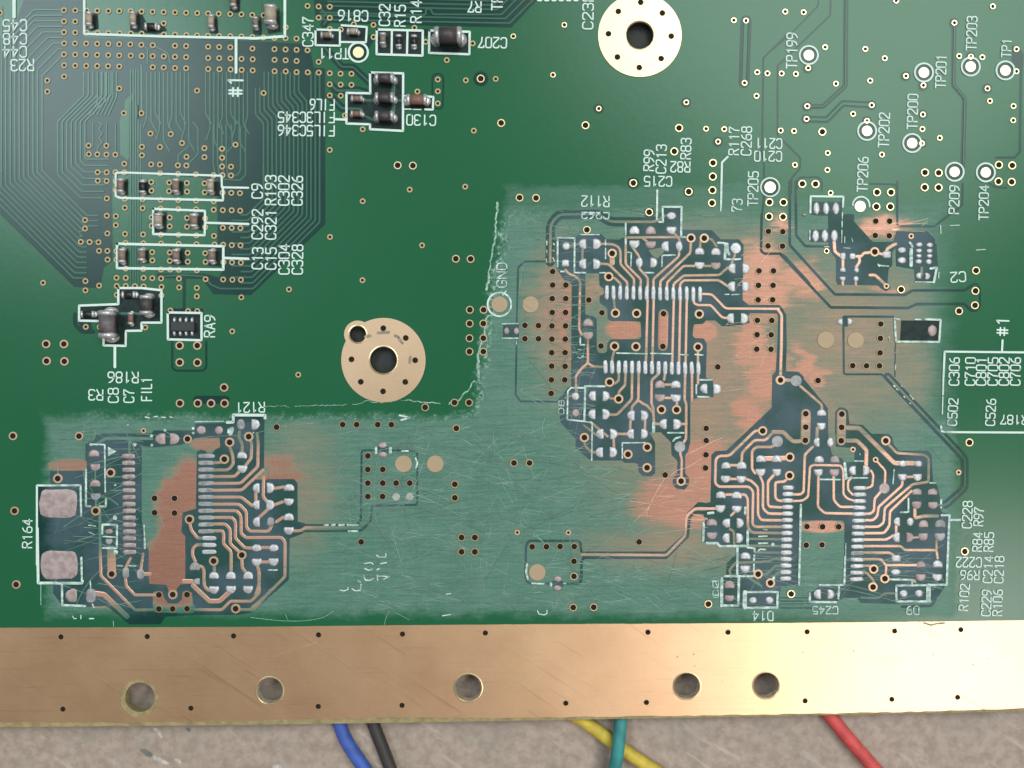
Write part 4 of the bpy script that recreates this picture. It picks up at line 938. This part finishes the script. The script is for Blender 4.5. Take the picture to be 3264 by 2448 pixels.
V('b',"134,161"); V('c',"913,75 1411,243 1924,358"); V('h',"1299,245 1528,243 1299,360 1411,360 1528,358"); V('k',"499,588 1203,585 1907,580 515,1177 1559,1169")
tile(3,1); V('k',"552,571 1237,565 1913,556 550,1155 1233,1146")
tile(3,2); V('k',"1191,550 1844,550 521,1129 1179,1123"); V('m',"587,94 581,348 748,346 1683,320"); V('c',"2089,76 2190,148")
tile(3,3); V('k',"441,547 1155,540 1695,529 425,1110 1132,1097 1669,1081"); V('m',"311,238"); V('c',"984,35 1075,113 978,181")
for (x, y), w in CLR:
    poly_obj('etched_area', circ(x, y, w, 8), zz('gap', 0.0009, 0.00003, 40), M_GAP, board)
# vias: the 300 largest in view are parts, the smallest rest one joined part
big = sorted(range(len(VIAS)), key=lambda i: (-{'c':15.6,'b':14,'m':13.2,'h':11.6,'s':10.6,'o':9.8,'k':9.4,'t':9.6,'d':9.4}[VIAS[i][0]], i))
seen = set(); bv = []; bf = []; bmi = []
for n_, i in enumerate(big):
    kd, (x, y) = VIAS[i]
    if (round(x / 6), round(y / 6)) in seen: continue
    seen.add((round(x / 6), round(y / 6)))
    if len(seen) <= 300: data_obj('via', VM[kd], board, (bx(x), by(y), 0.00002 * (n_ % 9)))
    else:
        me = VM[kd]; o = len(bv); bv += [(v.co.x + bx(x), v.co.y + by(y), v.co.z) for v in me.vertices]
        mo = {'s': 4, 't': 0, 'k': 0, 'o': 1, 'd': 2}[kd]
        for pl in me.polygons: bf.append(tuple(o + q for q in pl.vertices)); bmi.append(3 if pl.material_index else mo)
mv = mesh_obj('small_vias', bv, bf, M_GOLD, board, kind='stuff')
for m_ in (M_RING, M_CURING, M_HOLE, M_GOLDD): mv.data.materials.append(m_)
mv.data.polygons.foreach_set('material_index', bmi)

# ================================================================== mounted parts
tile(0,0)
CHIP(800,182,52,125,'v',M_CAPBE); CHIP(1187,180,50,125,'v',M_CAPBE); CHIP(1873,205,50,120,'v',M_CAPBE); CHIP(2068,15,52,120,'v',M_CAPBR); CHIP(1342,242,115,58,'h',M_RES,0.035,'chip_resistor')
tile(0,1)
CHIP(190,158,98,170,'v',M_CAPBE,0.1,label='large beige capacitor inside the top left outline'); CHIP(52,215,44,95,'v',M_CAPBR); CHIP(672,322,98,44,'h',M_CAPBR); CHIP(903,292,98,46,'h',M_CAPBE)
CHIP(1168,358,52,105,'v',M_CAPBR); CHIP(1305,370,50,110,'v',M_RES,0.035,'chip_resistor'); CHIP(1440,372,50,110,'v',M_RES,0.035,'chip_resistor')
CHIP(1745,355,250,118,'h',M_CAPDK,0.16,'chip_inductor',label='largest dark chip with silver ends, at the print C207')
CHIP(1187,712,170,74,'h',M_CAPDK,0.10,'chip_filter'); CHIP(1187,884,170,74,'h',M_CAPDK,0.10,'chip_filter'); CHIP(1187,1045,170,74,'h',M_CAPDK,0.10,'chip_filter')
CHIP(940,882,104,44,'h',M_CAPBR); CHIP(938,1014,104,46,'h',M_CAPRD,label='reddish small capacitor'); CHIP(1465,893,190,84,'h',M_CAPRD,0.07)
tile(1,0)
for x_, y_, w_, h_, m_ in ((1078,-14,56,125,M_CAPBR),(1562,-12,56,125,M_CAPBR),(1868,-10,56,120,M_CAPBE),(1408,288,72,120,M_CAPBE),(1720,292,68,120,M_CAPBR),(1090,600,60,128,M_CAPBR),(1265,592,58,112,M_CAPBR),(1565,600,60,118,M_CAPBR),(1880,602,60,118,M_CAPBR)): CHIP(x_,y_,w_,h_,'v',m_)
CHIP(1265,-8,54,118,'v',M_RES,0.035,'chip_resistor')
CHIP(1145,940,125,56,'h',M_RES,0.035,'chip_resistor'); CHIP(785,1112,125,54,'h',M_RES,0.035,'chip_resistor'); CHIP(1318,1035,92,175,'v',M_CAPDK,0.1,'chip_filter'); CHIP(1165,1150,44,110,'v',M_CAPRD,0.04)
# the tall lump that was knocked askew
tile(1,0)
o_ = CHIP(985,1205,128,250,'v',M_LUMP,0.13,'chip_inductor',rot=0.03,label='tall grey purple chip soldered slightly askew')
# resistor array at RA9
bxo = box_obj('resistor_array', bx(pn(1522,0)[0]), by(pn(0,1262)[1]), bx(pn(1728,0)[0]), by(pn(0,1180)[1]), 0.006, 0.045, M_RES, board, None, 0.006)
for i in range(4):
    for y_ in (1165, 1275):
        x, y = pn(1540 + 52*i, y_); me = pad_mesh(26/2.765, 60/2.765, 'o', M_TERM, 0.02)
        c = bpy.data.objects.new('terminal', me); COL.objects.link(c); c.parent = bxo; c.location = (bx(x), by(y), 0)

# ================================================================== white print: outlines
tile(0,0)
for w,s in ((30,"127,-20 127,150"),(22,"745,-20 745,300 1400,322 2212,338"),(24,"2082,340 2082,640"),(18,"1022,1640 1022,1525 1100,1522 1955,1550 1957,1652 2190,1656")): S(w,s)
tile(1,0)
for w,s in ((20,"1022,15 1022,70 1060,86 1967,108 1967,-10"),(20,"1352,182 1808,200 1810,300 1805,415 1352,405 1352,182"),(20,"1810,305 2190,316"),(22,"1034,490 1970,512 1970,718 1034,705 1034,490"),(22,"1972,615 2190,622"),(20,"1045,880 1250,880 1425,900 1425,1185 1250,1185 1250,1255 1112,1258 1110,1390 915,1385 915,1172 700,1167 700,1035 1045,1022 1045,880"),(24,"1015,1400 1015,1575"),(20,"1480,1095 1778,1100 1778,1340 1482,1332 1480,1095")): S(w,s)
tile(0,1)
for w,s in ((24,"300,-20 300,322 40,340 -20,338"),(18,"570,262 785,268 785,405 570,400 570,262"),(18,"800,225 1022,240 1014,375 795,372"),(20,"1110,262 1515,272 1512,492 1108,480 1110,262"),(18,"1243,268 1240,480"),(18,"1380,270 1375,485"),(20,"1572,270 1928,282 1925,480 1570,468 1572,270"),(20,"1050,640 1342,648 1340,1155 1050,1140 1050,1097 842,1090 842,820 1052,824 1050,640"),(20,"750,1052 840,1056"),(14,"1345,845 1408,847"),(18,"1535,850 1608,855 1603,968 1535,965"),(12,"1350,963 1412,963"),(10,"1430,966 1500,967")): S(w,s)
T(2200,300,4.1475); S(26,"495,830 418,905 405,1500"); S(20,"403,1515 402,1545")
tile(1,2)
for w,s in ((18,"1368,20 1364,275"),(18,"1385,298 1418,298 1415,165 1582,165 1578,430 1612,432"),(16,"1090,310 1090,410"),(14,"1090,450 1090,500"),(16,"490,440 490,690"),(16,"485,437 640,440 638,742"),(14,"520,735 545,735"),(14,"645,745 735,745"),(9,"690,410 855,410"),(12,"912,455 912,500"),(12,"912,530 912,620"),(12,"860,745 912,745"),(12,"1105,565 1140,570 1135,690"),(14,"1255,745 1335,745"),(14,"1525,590 1412,592 1408,690"),(12,"1905,480 1985,492 1965,625 2090,626"),(12,"1012,1453 1280,1460"),(12,"1310,1455 1500,1460"),(10,"1565,1465 1640,1470"),(12,"1700,1465 1770,1470"),(10,"2,1195 140,1192"),(12,"2,1322 140,1322"),(14,"690,1320 690,1380 725,1380"),(10,"395,470 395,500"),(10,"455,490 462,500"),(10,"395,548 395,570"),(10,"450,550 460,556"),(10,"390,625 395,655"),(10,"450,615 462,640"),(8,"670,1420 700,1425"),(10,"670,1490 690,1500 715,1478"),(6,"128,1340 128,1380")): S(w,s)
T(2200,700,5.53); S(40,"490,410 620,420 605,700 690,700"); S(30,"790,705 880,695"); S(46,"650,430 655,560 685,610"); S(22,"610,1320 680,1320"); S(22,"730,1325 860,1318")
tile(1,3)
for w,s in ((18,"328,215 330,72 618,75 614,165"),(10,"610,215 608,270"),(9,"607,290 606,345"),(8,"605,370 603,480"),(12,"324,375 322,455"),(18,"1110,1158 1070,1150 1082,1352 1462,1355 1475,1160 1340,1155"),(18,"2020,1340 2015,1432"),(18,"2230,1447 1510,1440 1500,1659"),(30,"1215,540 1214,680"),(22,"1205,480 1225,515"),(20,"1385,708 1440,700 1415,830"),(10,"1255,826 1420,828"),(12,"1300,1157 1250,1156"),(8,"1475,330 1478,400"),(8,"1460,740 1458,790"),(12,"925,680 1015,688"),(10,"925,670 935,690"),(10,"450,516 490,517"),(8,"620,525 680,530"),(8,"630,430 630,480"),(8,"690,440 700,470"),(6,"1560,330 1640,326"),(6,"1790,545 1870,540"),(8,"1020,1310 1025,1340"),(8,"1080,1550 1076,1600")): S(w,s)
tile(2,3)
for w,s in ((14,"1500,0 1495,160"),(10,"1494,180 1490,330"),(18,"1478,438 1485,480 1510,490 2230,494"),(24,"630,765 642,900"),(14,"645,895 830,893"),(12,"720,745 792,745"),(14,"415,906 588,908"),(18,"243,1130 232,1659"),(8,"640,1470 636,1659"),(10,"1065,820 1055,945"),(14,"1380,938 1428,938"),(12,"1062,80 1072,90"),(10,"1085,110 1100,120"),(8,"1125,75 1135,90"),(10,"1150,175 1160,185"),(10,"1205,165 1235,200"),(8,"1200,235 1212,240"),(10,"762,680 765,690")): S(w,s)
tile(2,0)
for w,s in ((14,"800,598 925,600 930,1015"),(18,"760,820 760,1140 800,1145"),(18,"880,1142 935,1145 937,1080"),(18,"328,1659 328,960 712,958 718,1225"),(22,"800,598 812,600")): S(w,s)
T(50,1700,3.687)
for w,s in ((32,"258,-60 268,582 780,585 788,560"),(24,"775,285 782,560"),(26,"548,600 550,842 820,852"),(16,"880,560 885,640"),(14,"905,830 925,870"),(10,"670,970 690,1000 715,1000"),(12,"770,960 770,1000"),(14,"870,1000 920,1000"),(5,"300,600 300,840"),(4,"1150,1030 1155,1095")): S(w,s)
T(150,1280,2.765)
for w,s in ((18,"495,1082 620,1086 617,1290 495,1288"),(16,"490,1085 490,1165"),(14,"622,1445 668,1447"),(14,"727,1445 785,1447"),(12,"858,1090 862,1200"),(18,"862,1210 864,1290"),(12,"497,1188 618,1195"),(8,"370,1088 430,1098"),(8,"372,1150 420,1170"),(10,"868,135 905,145"),(10,"945,135 975,130"),(10,"1010,138 1045,140"),(10,"1085,135 1106,140"),(5,"100,540 100,640")): S(w,s)
for a_ in ((600,1022,20),(608,1325,20),(390,378,12),(778,378,16),(603,735,10),(922,300,14),(925,385,14),(1043,252,14),(715,205,8)): DOT(*a_)
poly_obj('printed_triangle', P("540,398 615,440 540,482"), 0.0075, M_SILK, board)
T(550,1300,5.53)
S(50,"965,255 1072,250 1075,125 1632,130 1632,180"); poly_obj('printed_blob', P("1060,330 1090,360 1060,470 1010,490 965,440 975,370"), 0.0076, M_SILK, board); DOT(365,360,26); DOT(370,445,26); DOT(1430,435,14); S(16,"1700,1500? ".replace("1700,1500? ","400,245 900,235"))
T(550,1600,5.53); S(22,"1700,1195 1850,1195")
tile(2,1)
for w,s in ((16,"650,1308 680,1308"),(20,"715,1308 738,1306"),(18,"778,1308 820,1308"),(18,"852,1308 940,1308"),(16,"862,1362 940,1362"),(14,"1330,656 1385,656"),(16,"1452,720 1468,762 1455,805"),(16,"1312,342 1395,362 1325,385"),(14,"1110,1575 1130,1592 1185,1590"),(10,"1190,1562 1190,1585"),(10,"1000,1648 1050,1640"),(10,"1060,1640 1080,1655"),(12,"1140,1648 1195,1640"),(22,"1103,630 1103,672"),(26,"1230,632 1230,668")): S(w,s)
tile(3,1)
for w,s in ((9,"725,205 760,212 795,200"),(9,"790,185 795,200"),(10,"825,195 850,212 895,208 898,160"),(14,"875,130 895,140"),(10,"920,85 935,125 970,128 1000,110"),(10,"1030,85 1035,125"),(10,"1030,92 1130,95 1080,120"),(12,"930,30 960,45 990,35"),(14,"1030,40 1050,30"),(10,"1590,240 1630,235"),(9,"1565,415 1630,405"),(12,"145,42 215,42")): S(w,s)
tile(2,2)
for w,s in ((14,"610,98 580,130 575,380 720,395 795,408 790,740"),(16,"620,100 728,100"),(18,"725,395 733,85 910,86"),(12,"1060,720 1060,585 1260,583"),(28,"1337,412 1335,488"),(14,"1462,496 1600,496"),(16,"1508,568 1530,545 1570,532"),(16,"1745,30 1850,30"),(14,"1712,75 1712,152"),(14,"1725,178 1820,180"),(18,"1775,1290 1772,1445"),(22,"1815,1205 1860,1200")): S(w,s)
tile(3,2)
for w,s in ((16,"205,-5 196,60 212,118"),(14,"245,152 340,154"),(14,"400,150 402,175"),(12,"505,152 520,152"),(9,"290,375 300,400 345,408 368,395 366,370")): S(w,s)
DOT(400,156,12)
T(2200,1600,5.53)
for w,s in ((44,"968,100 966,205"),(26,"245,390 235,680"),(44,"290,722 480,725 512,778 1008,775 1012,500"),(42,"832,800 825,1310"),(36,"1010,800 1132,815 1130,870"),(36,"1127,940 1122,1020"),(34,"1120,1100 1118,1215"),(40,"605,1305 950,1305"),(38,"990,1305 1110,1305"),(44,"552,1350 545,1800 545,1830"),(40,"852,1320 848,1659 845,1810"),(36,"1950,60 1915,1460"),(26,"1210,605 1350,600"),(28,"1205,728 1360,722"),(28,"1195,860 1230,830 1320,838"),(20,"1290,480 1350,490"),(22,"380,1390 480,1395"),(20,"420,1500 480,1510"),(20,"400,1640 480,1640")): S(w,s)
DOT(1460,745,32); DOT(1470,1338,28)
T(2300,1780,3.687)
for w,s in ((50,"272,395 270,575"),(26,"300,392 658,392 652,575 300,578"),(26,"5,230 5,550 195,552 205,215"),(24,"1150,312 1440,310 1450,-20"),(24,"1378,335 1370,470"),(26,"1035,410 1035,508 1345,512"),(12,"1350,410 1390,405")): S(w,s)
T(2800,1500,3.318)
for w,s in ((22,"665,472 750,470 747,520 860,520"),(24,"745,525 718,1205 550,1208"),(22,"500,1210 185,1215 188,1382 545,1382"),(48,"528,1215 525,1372"),(18,"120,1150 355,1155 352,1205"),(18,"315,295 315,438 230,440"),(22,"660,308 660,350"),(14,"545,130 600,130")): S(w,s)
DOT(662,390,12)
# lettering
tile(0,0)
TXT("C45",235,175,25,178,98); TXT("C48",235,295,27,297,95); TXT("C44",235,410,25,412,95); TXT("R23",298,525,95,528,98); TXT("#1",2140,850,2143,672,128)
tile(0,1)
TXT("C347",548,408,548,148,90); TXT("C816",1030,97,768,92,92); TXT("C32",1222,228,1226,38,92); TXT("R15",1358,233,1362,45,92); TXT("R14",1500,200,1503,5,92); TXT("R7",2028,18,1908,15,92); TXT("TP",2214,90,2216,-40,92)
T(1100,0,2.765); TXT("C207",1423,335,1170,330,90)
tile(0,1); TXT("TP11",862,430,600,428,90); TXT("FIL6",735,880,520,876,92); TXT("FIL3C345",735,992,238,988,90); TXT("FIL5C346",735,1110,238,1104,90); TXT("C130",1628,1018,1370,1012,90)
tile(0,2)
TXT("C23R",800,257,806,-55,90); TXT("R99",1335,1505,1340,1320,86); TXT("C213",1442,1528,1448,1275,86); TXT("R83",1660,1402,1666,1218,86); TXT("R82",1655,1428,1482,1426,90); TXT("C215",1495,1557,1250,1555,86)
for q in (310,372,436,500,566,630): S(14,"%d,-6 %d,8 %d,8 %d,-6" % (q,q+10,q+34,q+44))
T(2200,300,4.1475)
TXT("R117",636,803,644,430,128); TXT("C268",800,810,810,428,130); TXT("C211",1208,592,862,588,130); TXT("C210",1205,760,842,757,130); TXT("TP205",886,1482,898,1022,128); TXT("73",676,1555,686,1388,128)
tile(0,3)
TXT("TP199",206,605,212,290,90); TXT("TP201",1515,778,1524,485,86); TXT("TP203",1786,445,1795,145,86); TXT("TP1",2090,508,2098,345,80); TXT("TP202",1014,1300,1025,995,88); TXT("TP200",1266,1138,1274,830,86); TXT("TP206",826,1690,836,1385,86)
tile(1,3); TXT("P209",1632,225,1640,-25,84); TXT("TP204",1892,280,1896,-25,80); TXT("#1",2070,1298,2076,1135,106); TXT("C2",1690,735,1555,745,86,mat=None)
tile(1,1)
TXT("C13",102,712,108,522,92); TXT("C15",220,715,224,522,92); TXT("C304",338,757,340,494,92); TXT("C328",455,757,458,496,92); TXT("C292",102,447,106,186,92); TXT("C321",220,450,224,192,92); TXT("R193",220,145,222,-115,92); TXT("C302",335,150,338,-112,92); TXT("C326",452,150,456,-108,92); TXT("C9",102,88,102,-42,92)
tile(1,0); TXT("RA9",1893,1310,1897,1118,90); TXT("R186",1220,1622,950,1620,92)
tile(2,0); TXT("R3",908,118,780,116,90); TXT("C8",1045,228,1045,98,88); TXT("C7",1182,228,1182,110,88); TXT("FIL1",1338,212,1338,10,88); TXT("R164",283,1508,286,1255,82)
T(0,0,1); TXT("R121",843,1282,752,1284,31)
tile(1,2); TXT("GND",40,872,42,655,86); TXT("R112",943,72,698,68,92); TXT("C263",943,185,698,182,86,clip=(2.2,6)); S(14,"8,940 36,905")
tile(2,2); TXT("D8",545,330,548,205,46)
T(0,0,1)
for t_, x_ in (("C306",3055),("C710",3106),("C801",3141),("C705",3178),("C802",3214),("C706",3250)): TXT(t_, x_, 1228, x_+2, 1139, 31)
tile(2,3); TXT("C502",1614,432,1628,194,80); TXT("C526",1950,432,1960,197,80); TXT("R187",2238,345,1996,340,78); TXT("C228",1745,1335,1755,1096,82); TXT("R97",1845,1315,1854,1152,80); TXT("R84",1835,1540,1842,1372,80); TXT("R85",1935,1540,1942,1372,80)
T(2800,1500,3.318); TXT("C222",1085,918,815,915,102); TXT("R96",1060,1057,862,1055,94); TXT("C214",1195,1185,1208,902,94); TXT("C218",1312,1187,1324,902,94); TXT("R102",940,1478,960,1200,94); TXT("C229",1180,1535,1192,1260,96); TXT("R106",1300,1532,1308,1257,96); TXT("D9",425,1432,290,1430,88)
T(2300,1780,3.687); TXT("D14",602,620,360,620,108); TXT("C245",1362,562,1062,562,104,clip=(0.0,5.0))
tile(3,2); TXT("C2",1765,265,1766,125,46)
M_TORN = simple('torn_mask_edge', (0.26, 0.38, 0.32), 0.7, var=0.5, scale=30)
def torn(s, w, seed):
    r = random.Random(seed); q = P(s); out = []
    for a_, b_ in zip(q, q[1:]):
        n = max(1, int(math.dist(a_, b_) / 9))
        for i in range(n):
            t = i / n; out.append((a_[0] + (b_[0]-a_[0])*t + r.uniform(-3, 3), a_[1] + (b_[1]-a_[1])*t + r.uniform(-3, 3)))
    k = 0
    while k < len(out) - 3:
        m = r.randint(3, 9); ribbon('torn_mask_edge', out[k:k+m+1], w * r.uniform(0.5, 1.3), 0.0030 + 0.00003 * (k % 30), M_TORN, board); k += m + (0 if r.random() < 0.8 else 2)
tile(2,1); torn("130,264 500,262 950,242 1010,215 1100,228 1380,205 1500,228 1740,236", 2.4, 1); torn("1740,236 1830,215 1870,160 1940,85 2000,0", 7, 2)
tile(1,1); torn("2010,1659 1995,1480 2050,1290 2090,1100", 6, 3); torn("2080,900 2110,640 2150,430 2175,100", 7, 4)
# long individual scratches through the mask
M_SCR = simple('scratched_mask', (0.26, 0.38, 0.31), 0.5)
M_SCG = simple('scratched_gold', (0.86, 0.62, 0.42), 0.4, metal=0.8)
M_SCC = simple('bright_copper_scratch', (0.95, 0.72, 0.60), 0.35, metal=0.5)
tile(2,2)
for w,s,m_ in ((3,"1440,890 1380,980 1310,1110 1270,1220",M_SCC),(3,"1760,720 1640,800 1530,830 1480,880",M_SCC),(3,"1940,540 1860,570 1790,610 1620,690",M_SCC),(3,"380,370 345,450 380,540",M_SCR),(3,"470,1300 620,1290 760,1240",M_SCR),(3,"1120,1300 1160,1400 1330,1330",M_SCR),(3,"1570,1480 1700,1540 1880,1650",M_SCR)):
    ribbon('scratch', P(s), w / F[2], 0.0062, m_, board, r=40)
tile(3,1)
for w,s in ((4,"0,430 250,460 450,460 600,430 670,380"),(3,"1130,380 1100,430 1090,490"),(3,"1180,390 1290,450"),(3,"280,400 300,450")): ribbon('scratch', P(s), w / F[2], 0.0022, M_SCR, board, r=30)
tile(3,1); ribbon('scratch', P("180,750 350,690 550,630"), 1.2, 0.0048, M_SCG, board)
tile(3,2); ribbon('scratch', P("200,1030 330,880"), 1.0, 0.0048, M_SCG, board)
tile(3,3); ribbon('mask_chip', P("1395,475 1450,492 1500,480 1560,476"), 6, 0.0049, simple('chipped_edge', (0.30,0.27,0.20),0.8), board)

# fine sanding scratches, far too many to count: one part each for mask and copper
def inside(x, y):
    if not (170 < x < 3010 and 620 < y < 1945): return False
    if 1900 < x < 2960 and 690 < y < 1760 and not (1700 < x < 2040 and y > 1480): return False
    if 460 < x < 1060 and 1400 < y < 1960: return False
    return y > 1345 or (x > 1650 and x < 2960 and y > 650)
def scratches(name, n, seed, mat, z, w0, w1, ok, spread=True):
    r = random.Random(seed); V_ = []; F_ = []; made = 0
    while made < n:
        x = r.uniform(170, 3010); y = r.uniform(640, 1945); R_ = r.uniform(260, 1800); a = r.choice([r.gauss(0, 0.22), r.gauss(0, 0.22), r.uniform(0, 6.28)]) if spread else r.choice([r.gauss(0, 0.1), r.gauss(0, 0.1), r.gauss(-0.5, 0.3)]); L = r.uniform(70, 420); sg = r.choice((-1, 1))
        pts = []; m = 14; t = a
        for i in range(m):
            if not ok(x, y): break
            pts.append((x, y)); x += math.cos(t) * L / m; y += math.sin(t) * L / m; t += sg * L / m / R_
        if len(pts) < 5: continue
        v, f = ribbon_geo(pts, r.uniform(w0, w1), cap=False); o = len(V_)
        zz_ = z + 0.000004 * (made % 90)
        V_ += [(bx(p.x), by(p.y), zz_) for p, d_ in v]; F_ += [tuple(o + j for j in reversed(q)) for q in f]; made += 1
    mesh_obj(name, V_, F_, mat, board, kind='stuff')
M_FS = simple('fine_mask_scratch', (0.15, 0.235, 0.195), 0.6, var=0.5, scale=6); M_FD = simple('dull_mask_scratch', (0.052, 0.128, 0.096), 0.6, var=0.3, scale=6)
M_FC = simple('fine_copper_scratch', (0.62, 0.38, 0.30), 0.45, metal=0.4, var=0.3, scale=6)
scratches('fine_scratches', 420, 11, M_FS, 0.0022, 0.7, 1.7, inside)
scratches('fine_scratches', 90, 12, M_FD, 0.0018, 0.8, 1.5, inside)
cop_ok = lambda x, y: (1990 < x < 2262 and 1470 < y < 1700) or (2340 < x < 2480 and 760 < y < 960) or (2300 < x < 2470 and 1010 < y < 1250) or (2740 < x < 2960 and 692 < y < 765)
scratches('copper_scratches', 80, 13, M_FC, 0.0040, 0.5, 1.2, cop_ok, False)

# ================================================================== wires on the table
def at(px, py, z): k = (H - z) / H; return Vector((bx(px) * k, by(py) * k, z))
def WIRE(pts, rad, col, label, group):
    C_ = [at(x, y, z) for x, y, z in pts]
    Q = []
    for i in range(len(C_) - 1):
        p0 = C_[max(0, i-1)]; p1 = C_[i]; p2 = C_[i+1]; p3 = C_[min(len(C_)-1, i+2)]
        for k in range(8):
            t = k / 8; Q.append(0.5*((2*p1)+(p2-p0)*t+(2*p0-5*p1+4*p2-p3)*t*t+(3*p1-p0-3*p2+p3)*t*t*t))
    Q.append(C_[-1])
    n = 16
    def tube(q, r, nm, mat, parent=None):
        v = []; f = []
        for i, c in enumerate(q):
            d = (q[min(i+1, len(q)-1)] - q[max(i-1, 0)]).normalized(); u = d.cross(Vector((0,0,1))).normalized(); w = u.cross(d)
            for k in range(n): a = 2*math.pi*k/n; v.append(tuple(c + u*(r*math.cos(a)) + w*(r*math.sin(a))))
        for i in range(len(q)-1):
            for k in range(n): j = (k+1) % n; f.append((i*n+k, i*n+j, (i+1)*n+j, (i+1)*n+k))
        f.append(tuple(range(n))[::-1]); f.append(tuple((len(q)-1)*n+k for k in range(n)))
        return mesh_obj(nm, v, f, mat, parent, smooth=True)
    mat = simple(label.split()[0] + '_insulation', tuple(v*0.85 for v in col), 0.6, var=0.16, scale=8, bmp=0.05)
    o = tube(Q, rad, 'wire', mat); o['label'] = label; o['category'] = 'wire'; o['group'] = group
    d = (Q[-1] - Q[-2]).normalized()
    tube([Q[-1] - d*0.05, Q[-1] + d*0.25], rad*0.45, 'copper_core', M_CURING, o)
    return o
GRP = 'insulated wires coming out under the board'
zf = ZT + 0.065
WIRE([(1020,1900,zf),(1055,2150,zf),(1085,2312,zf),(1118,2385,zf),(1160,2448,zf),(1250,2600,zf),(1300,2800,zf)], 0.066, (0.050,0.105,0.42), 'blue insulated wire beside the black one under the board edge', GRP)
WIRE([(1100,1900,zf),(1150,2180,zf),(1192,2312,zf),(1222,2390,zf),(1244,2448,zf),(1300,2600,zf),(1330,2800,zf)], 0.062, (0.040,0.032,0.032), 'black glossy wire next to the blue one under the board edge', GRP)
WIRE([(1700,2180,zf),(1790,2255,zf),(1868,2304,zf),(1960,2372,zf),(2080,2452,zf),(2250,2560,zf),(2500,2680,zf)], 0.064, (0.62,0.44,0.055), 'yellow insulated wire passing beneath the green one', GRP)
WIRE([(2000,1900,zf),(1990,2150,zf),(1979,2294,zf+.022),(1971,2378,zf+.128),(1960,2450,zf+.11),(1930,2600,zf+.03),(1910,2800,zf)], 0.064, (0.035,0.25,0.25), 'teal green wire crossing over the yellow one', GRP)
WIRE([(2400,1980,zf),(2540,2150,zf),(2652,2290,zf),(2715,2366,zf),(2790,2452,zf),(2900,2580,zf),(3050,2800,zf)], 0.068, (0.62,0.075,0.075), 'red insulated wire at the right below the gold strip', GRP)
# dark flecks and pale scrapes of the tabletop
M_FLK = simple('tabletop_fleck', (0.14,0.14,0.13), 0.7); M_PAL = simple('tabletop_scrape', (0.46,0.40,0.38), 0.7)
def fleck(pts, mat, nm):
    q = [at(x, y, ZT + 0.002) for x, y in pts]
    mesh_obj(nm, [tuple(v) for v in q], [tuple(range(len(q)))[::-1]], mat, bpy.data.objects['tabletop'])
tile(3,0)
fleck(P("1135,1510 1180,1500 1250,1545 1235,1575 1190,1565"), M_FLK, 'dark_fleck'); fleck(P("1510,1340 1540,1330 1560,1345 1550,1365 1530,1360"), M_FLK, 'dark_fleck')
fleck(P("1250,1560 1300,1575 1385,1620 1360,1635 1260,1590"), M_PAL, 'pale_scrape'); fleck(P("1245,1330 1290,1340 1330,1410 1310,1415"), M_PAL, 'pale_scrape'); fleck(P("1420,1590 1450,1580 1490,1620 1470,1625"), M_PAL, 'pale_scrape')
tile(3,1)
fleck(P("170,1645 210,1625 260,1640 250,1659 190,1665"), M_PAL, 'pale_scrape')
